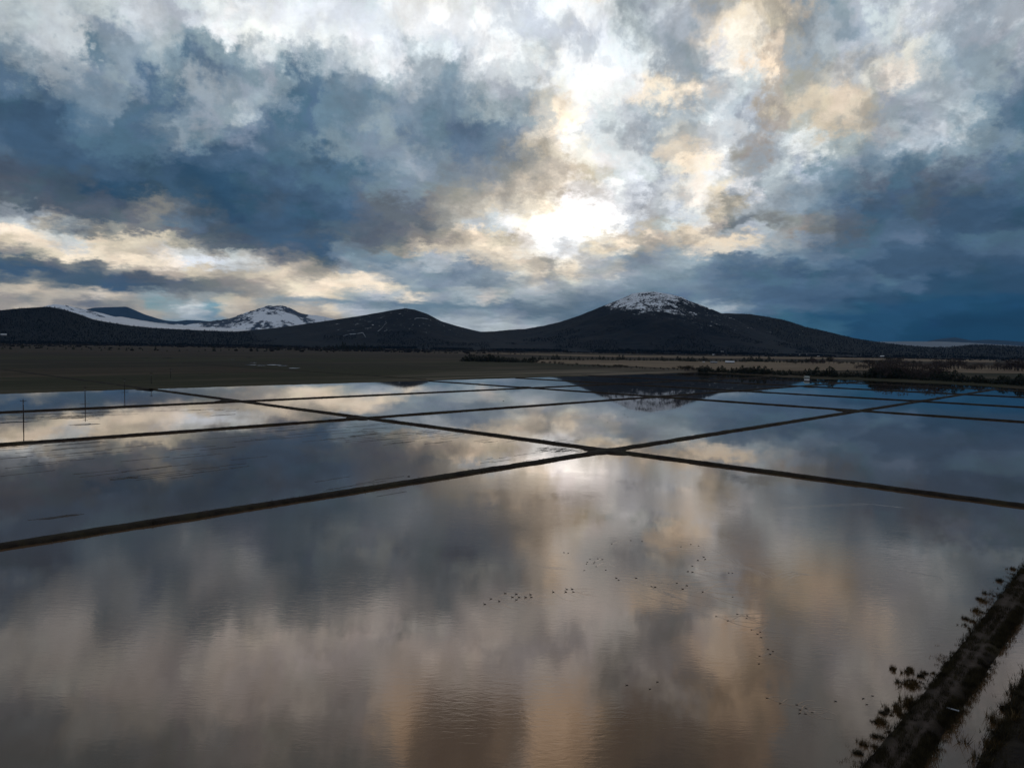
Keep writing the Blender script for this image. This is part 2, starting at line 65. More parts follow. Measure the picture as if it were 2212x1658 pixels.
TAN_FAR = [[-456.6, 3530.2], [-69.9, 4134.2], [438.4, 3989.3], [1042.3, 4247.3], [2151.4, 4971.8], [2834.2, 5082.7], [3195.0, 4905.5], [2384.8, 3660.6], [1992.5, 3572.2], [1686.8, 3897.2], [824.2, 3357.5], [367.4, 3342.2], [-62.7, 3709.0]]
TREES = {"hedge": [[-130.8, 1959.5, 12.0, "e"], [-127.6, 2016.4, 15.3, "e"], [-120.1, 1967.7, 13.4, "e"], [-114.7, 1984.0, 19.8, "e"], [-110.2, 1991.1, 19.2, "e"], [-103.4, 1994.5, 19.8, "e"], [-97.4, 2006.9, 16.4, "e"], [-89.2, 1955.6, 16.0, "e"], [-87.0, 1984.4, 15.3, "e"], [-80.7, 1953.8, 14.7, "e"], [-78.1, 1982.0, 17.7, "e"], [-71.2, 1977.4, 16.4, "e"], [-64.7, 1982.7, 20.9, "e"], [-60.4, 2000.6, 21.4, "e"], [-54.4, 2001.8, 18.7, "e"], [-49.9, 2002.7, 15.7, "e"], [-42.0, 1954.9, 14.4, "e"], [-37.2, 2010.2, 16.3, "e"], [-31.2, 1957.9, 11.2, "e"], [-27.2, 1988.3, 14.6, "e"], [-22.4, 1977.5, 14.6, "e"], [-15.9, 1983.4, 11.8, "e"], [-9.9, 2001.7, 13.0, "e"], [-3.2, 1947.4, 11.8, "e"], [-0.0, 1955.3, 13.8, "e"], [3.9, 1973.1, 10.3, "e"], [9.6, 1970.8, 12.3, "e"], [12.8, 1962.6, 9.8, "e"], [17.9, 1982.2, 9.9, "e"], [22.9, 1962.9, 7.0, "e"], [27.2, 1998.4, 8.4, "e"], [32.1, 1995.0, 10.2, "e"], [36.5, 1968.5, 11.1, "e"], [43.0, 1961.7, 10.5, "e"], [46.4, 1954.4, 12.7, "e"], [52.6, 1965.4, 14.4, "e"], [59.0, 1986.1, 14.4, "e"]], "low": [[64.0, 1923.5, 10.0, "b"], [74.1, 1855.9, 7.7, "b"], [81.2, 1881.5, 7.4, "b"], [92.3, 1839.7, 9.1, "b"], [103.0, 1808.1, 11.0, "b"], [110.8, 1768.0, 8.8, "b"], [120.4, 1772.9, 8.5, "b"], [127.9, 1698.6, 5.4, "b"], [137.0, 1688.0, 4.6, "b"], [150.5, 1716.3, 7.9, "b"], [151.7, 1650.0, 4.0, "b"], [160.2, 1645.2, 5.0, "b"], [168.9, 1630.6, 3.9, "b"], [180.7, 1643.0, 7.4, "b"], [189.6, 1628.3, 7.6, "b"], [190.5, 1588.7, 6.8, "b"], [198.5, 1594.5, 6.8, "b"], [204.5, 1568.3, 5.7, "b"], [214.2, 1587.5, 6.1, "b"], [218.0, 1555.4, 10.1, "b"], [226.1, 1548.5, 10.4, "b"], [240.4, 1581.7, 7.4, "b"], [240.1, 1546.0, 8.1, "b"], [245.3, 1527.7, 3.9, "b"], [262.2, 1562.2, 7.9, "b"], [266.4, 1546.0, 4.6, "b"], [267.7, 1523.9, 6.3, "b"], [274.0, 1527.5, 3.7, "b"], [288.4, 1547.2, 3.8, "b"], [293.8, 1519.6, 5.1, "b"], [300.9, 1504.4, 6.8, "b"], [304.1, 1489.7, 5.5, "b"], [315.3, 1492.9, 5.8, "b"], [331.0, 1515.4, 7.5, "b"], [328.7, 1474.7, 5.7, "b"], [342.9, 1503.4, 9.6, "b"], [344.6, 1482.0, 9.2, "b"], [345.8, 1457.1, 6.7, "b"], [355.8, 1455.3, 7.8, "b"]], "mid": [[37.7, 2309.7, 7.2, "e"], [52.2, 2260.5, 8.0, "e"], [63.4, 2338.7, 12.6, "e"], [71.0, 2298.6, 10.0, "e"], [87.9, 2361.1, 14.6, "e"], [99.5, 2394.1, 8.2, "e"], [114.4, 2392.8, 10.5, "e"], [130.4, 2380.5, 16.7, "e"], [143.1, 2386.2, 18.7, "e"], [151.7, 2403.1, 12.6, "e"], [163.7, 2376.7, 6.6, "e"], [176.3, 2440.3, 9.0, "e"], [187.6, 2396.1, 14.1, "e"], [202.6, 2443.8, 8.3, "e"], [215.1, 2403.4, 12.9, "e"], [230.8, 2418.6, 7.5, "e"], [254.4, 2499.7, 8.6, "e"], [267.2, 2478.6, 12.1, "e"], [287.4, 2532.0, 7.8, "e"], [299.4, 2541.9, 15.6, "e"], [304.8, 2479.2, 14.4, "e"], [318.5, 2466.9, 11.7, "e"], [332.5, 2460.2, 13.0, "e"], [347.4, 2464.5, 12.6, "e"], [364.1, 2524.6, 20.7, "e"], [382.7, 2563.2, 19.7, "e"], [391.2, 2537.1, 8.3, "e"], [393.1, 2473.4, 10.7, "e"], [409.9, 2483.7, 7.6, "e"], [441.8, 2587.2, 12.8, "e"], [454.3, 2563.8, 11.7, "e"], [459.9, 2536.2, 9.3, "e"], [480.2, 2574.9, 8.6, "e"], [489.7, 2576.8, 9.9, "e"], [509.4, 2611.8, 11.8, "e"], [524.5, 2600.6, 15.5, "e"], [511.8, 2499.9, 11.9, "e"], [542.8, 2600.2, 10.2, "e"], [545.4, 2554.6, 10.6, "e"], [561.0, 2587.5, 8.6, "e"], [579.9, 2599.2, 17.0, "e"], [573.7, 2533.5, 15.2, "e"], [583.5, 2520.6, 13.6, "e"], [592.9, 2499.0, 16.2, "e"], [612.9, 2525.8, 16.1, "e"], [611.4, 2487.6, 12.0, "e"], [659.3, 2613.1, 11.8, "e"], [657.7, 2553.6, 18.0, "e"], [681.5, 2603.0, 13.1, "e"], [669.3, 2521.2, 7.6, "e"], [687.8, 2561.8, 6.6, "e"], [726.6, 2641.2, 8.3, "e"], [728.3, 2596.3, 6.7, "e"], [757.9, 2653.8, 7.6, "e"], [773.2, 2645.9, 7.2, "e"], [758.8, 2569.7, 12.5, "e"], [779.6, 2587.8, 8.7, "e"], [798.1, 2603.1, 10.7, "e"], [813.7, 2603.7, 16.5, "e"], [865.1, 2719.9, 15.5, "e"], [863.5, 2678.9, 20.4, "e"], [899.4, 2733.0, 15.1, "e"], [883.7, 2654.4, 19.4, "e"], [907.6, 2697.5, 13.6, "e"], [903.3, 2638.8, 10.1, "e"], [933.4, 2696.7, 19.5, "e"], [934.9, 2654.5, 14.4, "e"], [936.8, 2625.9, 7.1, "e"], [940.4, 2606.4, 10.8, "e"], [991.1, 2705.7, 9.2, "e"], [991.0, 2656.9, 7.5, "e"], [993.0, 2634.3, 13.6, "e"], [1021.9, 2676.8, 11.7, "e"], [1030.4, 2669.6, 10.3, "e"], [1010.4, 2583.6, 11.3, "e"], [1044.1, 2632.3, 17.3, "e"], [1078.9, 2675.6, 21.9, "e"], [1078.8, 2632.1, 9.3, "e"], [1072.1, 2585.2, 10.8, "e"], [1097.6, 2623.2, 19.2, "e"], [877.2, 2366.8, 14.9, "b"], [912.4, 2415.5, 13.2, "b"], [890.4, 2330.8, 9.2, "b"], [933.6, 2394.7, 16.1, "b"], [956.6, 2414.3, 17.3, "b"], [963.1, 2405.4, 22.3, "b"], [959.3, 2363.9, 25.1, "b"], [1005.1, 2443.5, 15.4, "b"], [1045.4, 2496.7, 17.4, "b"], [1073.4, 2512.6, 27.5, "b"], [1089.4, 2511.3, 22.8, "b"], [1065.5, 2418.9, 12.5, "b"], [1132.0, 2539.6, 9.9, "b"], [1128.0, 2495.1, 10.6, "b"], [1134.7, 2484.1, 11.2, "b"], [1131.7, 2457.1, 11.0, "b"], [1127.7, 2417.7, 9.0, "b"], [1204.0, 2550.4, 14.3, "b"], [1231.1, 2573.3, 19.0, "b"], [1193.2, 2451.0, 17.4, "b"], [1225.3, 2472.8, 18.0, "b"], [1249.1, 2499.8, 14.2, "b"], [1250.0, 2479.7, 22.9, "b"], [1286.2, 2517.5, 28.3, "b"], [1347.2, 2596.2, 25.6, "b"], [1314.3, 2495.1, 14.8, "b"], [1391.0, 2603.2, 18.9, "b"], [1353.7, 2503.2, 18.1, "b"], [1398.4, 2557.1, 13.3, "b"], [1440.2, 2611.8, 16.3, "b"]], "shore": [[355.3, 1401.6, 12.0, "e"], [357.4, 1390.2, 13.2, "e"], [362.1, 1389.1, 10.5, "e"], [371.8, 1412.1, 13.6, "e"], [381.2, 1418.8, 9.7, "e"], [376.4, 1387.2, 5.7, "e"], [377.7, 1376.6, 5.7, "e"], [390.1, 1401.7, 11.4, "e"], [396.5, 1401.2, 13.5, "e"], [403.8, 1405.7, 9.6, "e"], [394.4, 1350.0, 7.1, "e"], [413.2, 1394.7, 10.7, "e"], [405.5, 1357.9, 9.4, "e"], [415.1, 1370.4, 11.5, "e"], [428.5, 1392.3, 11.9, "e"], [424.2, 1365.0, 15.4, "e"], [421.7, 1341.6, 10.7, "e"], [437.6, 1379.7, 11.8, "e"], [431.2, 1341.7, 13.1, "e"], [442.5, 1357.8, 13.8, "e"], [445.5, 1356.8, 9.2, "e"], [444.0, 1333.3, 15.5, "e"], [451.7, 1336.1, 10.9, "e"], [453.3, 1328.1, 15.7, "e"], [469.3, 1357.1, 10.3, "e"], [474.6, 1354.3, 11.1, "e"], [462.9, 1307.2, 6.5, "e"], [477.8, 1332.1, 8.6, "e"], [474.7, 1312.9, 9.1, "e"], [476.2, 1300.8, 9.6, "e"], [482.2, 1303.4, 7.7, "e"], [498.1, 1330.5, 10.1, "e"], [502.7, 1329.4, 7.8, "e"], [495.7, 1295.3, 8.2, "e"], [505.6, 1306.0, 8.5, "e"], [501.2, 1282.5, 7.3, "e"], [522.8, 1321.4, 11.6, "e"], [523.8, 1306.3, 13.5, "e"], [513.2, 1270.6, 11.5, "e"], [528.3, 1296.8, 11.5, "e"], [532.5, 1294.2, 16.4, "e"], [528.5, 1272.8, 8.7, "e"], [536.7, 1277.6, 11.6, "e"], [555.1, 1308.7, 11.5, "e"], [549.2, 1281.0, 18.3, "e"], [543.1, 1253.6, 15.9, "e"], [548.2, 1257.4, 13.1, "e"], [568.2, 1295.0, 9.2, "e"], [567.5, 1279.2, 8.7, "e"], [565.8, 1264.3, 8.0, "e"], [560.7, 1245.8, 9.1, "e"], [582.0, 1286.2, 12.2, "e"], [579.9, 1266.6, 9.4, "e"], [588.3, 1274.8, 9.8, "e"], [597.9, 1283.8, 11.1, "e"], [602.5, 1285.5, 8.5, "e"], [589.3, 1248.0, 6.1, "e"], [609.5, 1279.9, 10.9, "e"], [591.7, 1234.4, 8.6, "e"], [609.4, 1260.6, 16.4, "e"], [609.0, 1250.8, 17.1, "e"], [614.1, 1254.3, 17.2, "e"], [627.3, 1273.0, 14.6, "e"], [612.5, 1230.8, 12.3, "e"], [639.0, 1276.5, 11.8, "e"], [626.1, 1243.8, 14.2, "e"], [641.1, 1262.4, 18.5, "e"], [633.1, 1235.0, 18.1, "e"], [644.8, 1244.9, 17.4, "e"], [645.9, 1238.3, 16.9, "e"], [645.2, 1230.2, 13.6, "e"], [651.1, 1231.2, 11.3, "e"], [649.9, 1221.8, 9.1, "e"], [661.0, 1236.1, 11.5, "e"], [641.8, 1194.0, 8.7, "e"], [652.1, 1201.2, 10.4, "e"], [672.0, 1226.4, 10.2, "e"], [658.3, 1191.3, 7.0, "e"], [654.1, 1178.3, 9.0, "e"], [659.4, 1180.7, 5.5, "e"], [657.9, 1171.1, 5.9, "e"], [667.0, 1178.5, 11.7, "e"], [688.5, 1205.4, 14.2, "e"], [679.4, 1180.2, 11.1, "e"], [685.9, 1181.4, 13.6, "e"], [685.4, 1173.5, 15.1, "e"], [676.3, 1151.9, 8.5, "e"], [684.3, 1155.2, 11.7, "e"], [683.7, 1144.7, 18.7, "e"], [685.1, 1138.4, 14.0, "e"], [687.5, 1133.1, 13.5, "e"], [683.7, 1121.1, 11.7, "e"], [710.3, 1155.5, 9.1, "e"], [693.4, 1122.5, 8.9, "e"], [706.1, 1134.2, 8.9, "e"], [710.4, 1134.8, 11.1, "e"], [694.8, 1102.8, 9.5, "e"], [696.9, 1101.3, 12.6, "e"], [719.6, 1130.0, 8.6, "e"], [713.0, 1114.3, 7.0, "e"], [709.4, 1104.3, 6.7, "e"], [721.4, 1117.5, 7.1, "e"], [699.7, 1076.4, 8.2, "e"], [720.9, 1104.0, 6.5, "e"], [705.4, 1076.0, 7.3, "e"], [722.8, 1096.1, 12.5, "e"], [714.6, 1075.9, 12.7, "e"], [727.5, 1091.4, 8.0, "e"], [730.5, 1090.7, 12.3, "e"], [712.4, 1055.7, 9.1, "e"], [716.2, 1055.7, 9.5, "e"], [716.1, 1050.3, 13.1, "e"], [729.2, 1064.0, 17.0, "e"], [725.0, 1052.8, 15.0, "e"], [713.6, 1031.8, 12.1, "e"], [721.2, 1035.8, 9.4, "e"], [726.5, 1039.9, 12.7, "e"], [718.8, 1024.7, 8.1, "e"], [736.9, 1045.5, 7.8, "e"], [722.3, 1018.6, 7.3, "e"], [339.5, 1453.9, 12.1, "b"], [352.4, 1473.7, 12.6, "b"], [361.6, 1467.1, 8.5, "b"], [362.0, 1443.9, 9.7, "b"], [367.6, 1422.7, 12.0, "b"], [383.7, 1444.9, 8.3, "b"], [391.2, 1440.2, 5.8, "b"], [398.8, 1433.5, 7.9, "b"], [394.5, 1380.0, 5.9, "b"], [413.8, 1422.6, 6.3, "b"], [416.7, 1403.1, 7.5, "b"], [425.7, 1400.9, 9.5, "b"], [424.9, 1365.5, 7.9, "b"], [431.6, 1365.6, 13.7, "b"], [438.4, 1368.1, 13.4, "b"], [459.5, 1403.6, 10.9, "b"], [455.4, 1376.7, 9.8, "b"], [468.5, 1387.5, 10.4, "b"], [478.4, 1395.8, 10.0, "b"]], "bare": [[618.8, 1254.7, 24.7, "t"], [612.9, 1235.8, 27.9, "t"], [628.0, 1258.9, 23.3, "t"], [620.8, 1231.9, 24.8, "t"], [662.7, 1301.2, 28.3, "t"], [646.2, 1258.9, 31.5, "t"], [661.0, 1273.4, 26.7, "t"], [650.6, 1239.8, 24.5, "t"], [654.5, 1237.5, 22.4, "t"], [662.2, 1244.2, 17.5, "t"], [672.5, 1252.5, 19.4, "t"], [675.6, 1249.3, 22.9, "t"], [678.3, 1247.4, 18.2, "t"], [691.4, 1262.1, 21.5, "t"], [654.9, 1188.1, 18.7, "t"], [658.5, 1187.2, 17.0, "t"], [674.7, 1209.9, 16.8, "t"], [702.8, 1254.5, 14.3, "t"], [684.4, 1211.0, 16.9, "t"], [710.9, 1251.2, 23.4, "t"], [696.8, 1218.6, 30.7, "t"], [704.0, 1221.9, 26.6, "t"], [848.1, 1825.6, 14.1, "t"], [871.1, 1854.9, 14.4, "t"], [889.0, 1875.4, 14.1, "t"], [892.9, 1872.4, 12.1, "t"], [932.5, 1935.6, 24.6, "t"], [932.4, 1918.0, 27.6, "t"], [931.3, 1893.5, 24.7, "t"], [982.4, 1980.2, 19.2, "t"], [986.1, 1967.9, 19.1, "t"], [930.7, 1836.7, 22.7, "t"], [952.3, 1868.6, 33.6, "t"], [960.6, 1870.0, 22.3, "t"], [1035.4, 1996.2, 34.2, "t"], [996.8, 1907.1, 23.8, "t"], [1021.6, 1940.1, 15.4, "t"], [988.7, 1862.3, 19.5, "t"], [1016.7, 1904.0, 20.5, "t"], [1041.0, 1938.5, 17.7, "t"], [1085.6, 2005.1, 20.0, "t"], [1036.7, 1900.5, 20.2, "t"], [1083.5, 1968.0, 17.0, "t"], [1063.0, 1920.3, 18.0, "t"], [1076.7, 1928.2, 13.3, "t"], [1094.1, 1940.4, 22.0, "t"], [1104.8, 1950.0, 17.4, "t"], [1143.7, 2008.5, 25.5, "t"], [1180.0, 2062.4, 29.5, "t"], [1149.1, 1994.7, 18.1, "t"], [1167.6, 2018.0, 29.0, "t"], [1158.1, 1990.0, 20.8, "t"], [1164.4, 1990.3, 18.5, "t"], [1210.3, 2054.5, 20.4, "t"], [1218.7, 2059.5, 29.8, "t"], [1188.3, 1993.4, 33.6, "t"], [1224.4, 2034.9, 30.2, "t"], [1290.8, 2127.9, 27.2, "t"], [1228.1, 2012.8, 15.7, "t"], [1211.8, 1974.5, 15.7, "t"], [1237.2, 1999.6, 15.3, "t"], [1244.5, 2002.8, 14.4, "t"], [1235.0, 1979.1, 17.6, "t"], [1311.9, 2089.1, 19.6, "t"], [1289.6, 2035.4, 19.9, "t"], [1346.4, 2113.9, 20.1, "t"], [1332.0, 2072.9, 15.3, "t"], [1287.3, 1989.9, 15.2, "t"], [1303.2, 2000.1, 20.5, "t"], [1276.0, 1948.0, 27.9, "t"], [1346.3, 2042.3, 18.2, "t"], [1284.4, 1933.9, 16.0, "t"], [1359.9, 2036.0, 22.1, "t"], [1378.3, 2053.9, 25.8, "t"], [1379.6, 2047.6, 23.9, "t"], [1308.2, 1928.1, 28.2, "t"], [1306.2, 1913.1, 38.7, "t"], [1315.0, 1911.0, 28.0, "t"], [1379.2, 1993.6, 25.0, "t"], [1417.9, 2039.6, 27.4, "t"], [1338.4, 1913.1, 22.9, "t"]], "left": [[-1990.8, 2852.9, 10.1, "e"], [-1885.6, 2739.6, 9.9, "e"], [-1840.4, 2716.2, 15.0, "e"], [-1972.2, 2981.0, 20.4, "e"], [-1938.7, 2976.9, 12.7, "e"], [-2013.9, 3168.1, 17.1, "e"], [-1799.0, 2867.5, 7.5, "e"], [-1733.4, 2802.2, 6.6, "e"], [-1801.3, 2989.3, 9.8, "e"], [-1708.3, 2883.1, 16.9, "e"], [-1678.3, 2888.8, 8.4, "e"], [-1645.9, 2895.1, 12.6, "e"], [-1517.9, 2735.1, 7.4, "e"], [-1553.4, 2855.4, 14.1, "e"], [-1627.1, 3064.7, 10.3, "e"], [-1474.3, 2830.1, 13.5, "e"], [-1444.6, 2815.3, 15.2, "e"], [-1440.5, 2886.9, 8.7, "e"], [-1537.6, 3192.4, 21.2, "e"], [-1309.0, 2808.7, 6.5, "e"], [-1290.6, 2871.3, 9.2, "e"], [-1386.3, 3157.5, 5.4, "e"], [-1235.2, 2917.2, 6.6, "e"], [-1324.5, 3194.2, 8.4, "e"], [-1232.3, 3060.7, 20.1, "e"], [-1280.3, 3252.6, 8.5, "e"], [-1328.4, 3473.2, 8.3, "e"], [-1304.3, 3507.2, 8.8, "e"], [-1187.9, 3270.8, 5.4, "e"], [-1140.6, 3224.0, 7.3, "e"], [-1096.5, 3187.3, 15.7, "e"], [-1203.4, 3628.1, 13.5, "e"], [-1154.0, 3658.3, 23.4, "e"], [-1222.3, 4085.5, 22.7, "e"], [-1127.0, 3874.1, 23.0, "e"], [-1124.7, 4103.5, 9.0, "e"], [-945.9, 3651.6, 15.0, "e"], [-1073.0, 4219.9, 26.7, "e"], [-1056.9, 4225.1, 22.7, "e"], [-1155.6, 4670.2, 30.4, "e"], [-1185.6, 4882.9, 26.5, "e"], [-1025.3, 4323.9, 34.6, "e"], [-1039.0, 4448.8, 32.3, "e"], [-1008.3, 4396.6, 50.6, "e"], [-1108.1, 4908.4, 46.5, "e"], [-997.3, 4508.3, 33.8, "e"], [-989.8, 4548.7, 32.4, "e"], [-1048.1, 4907.6, 42.0, "e"], [-897.7, 4283.0, 46.3, "e"], [-971.4, 4693.6, 36.2, "e"], [-952.2, 4685.6, 35.0, "e"], [-939.8, 4703.9, 52.3, "e"], [-885.7, 4545.4, 28.6, "e"], [-931.4, 4922.0, 34.8, "e"], [-888.4, 4841.1, 20.5, "e"], [-799.9, 4470.4, 27.7, "e"], [-756.1, 4351.4, 23.2, "e"]]}
BIRDS = {"row": [[-4.1, 126.7], [-3.1, 129.5], [-1.6, 128.3], [-0.6, 132.5], [0.7, 130.5], [1.4, 132.2], [1.4, 129.2], [1.9, 130.5], [3.1, 130.5], [4.0, 132.1], [4.1, 130.7], [8.2, 133.7], [10.8, 135.3], [10.5, 133.9], [11.8, 135.5], [11.9, 134.0]], "east": [[40.2, 155.6], [42.1, 158.2], [42.0, 156.5], [38.0, 151.4], [36.2, 147.6], [37.0, 147.2], [21.0, 142.6], [21.3, 141.3], [24.9, 142.7], [27.0, 137.8], [27.6, 137.4], [32.3, 140.1], [32.6, 136.6], [33.9, 138.7], [36.0, 135.2]], "upper": [[15.2, 147.2], [16.1, 151.7], [16.4, 152.9], [17.2, 155.1], [18.0, 153.4], [17.7, 152.2], [17.9, 149.9], [18.9, 155.6], [19.8, 155.2], [19.6, 147.7], [12.0, 159.9], [12.9, 159.5], [23.5, 167.8], [28.4, 171.0], [30.9, 170.4], [39.0, 166.2], [41.8, 168.4], [43.3, 167.3], [44.3, 147.1], [45.0, 147.0]], "string": [[40.8, 132.7], [35.1, 122.7], [36.5, 120.8], [39.0, 123.9], [40.5, 123.3], [40.0, 122.0], [39.2, 117.0], [39.6, 115.3], [40.3, 116.1], [39.7, 113.9], [39.2, 109.3], [39.7, 108.6], [38.9, 107.5], [37.1, 106.8], [36.1, 104.1]], "near": [[16.0, 96.7], [18.9, 95.7], [20.3, 97.8]], "cluster": [[33.7, 93.7], [34.9, 92.3], [36.9, 92.0], [36.8, 90.7], [36.4, 89.8], [37.1, 89.7], [37.7, 91.1], [38.1, 90.1]], "bank": [[46.3, 94.0], [47.9, 94.8], [46.0, 92.4], [42.3, 93.1]], "far": [[55.8, 476.2], [57.7, 442.2], [60.0, 452.5], [70.0, 495.0], [64.4, 441.4], [66.5, 447.6], [76.0, 496.0], [75.3, 478.5], [77.7, 476.6], [76.3, 447.2], [79.1, 447.6], [85.0, 472.4], [85.8, 465.0], [64.7, 472.2], [70.8, 470.0]], "lone": [[-34.6, 249.7], [-6.7, 597.2]]}
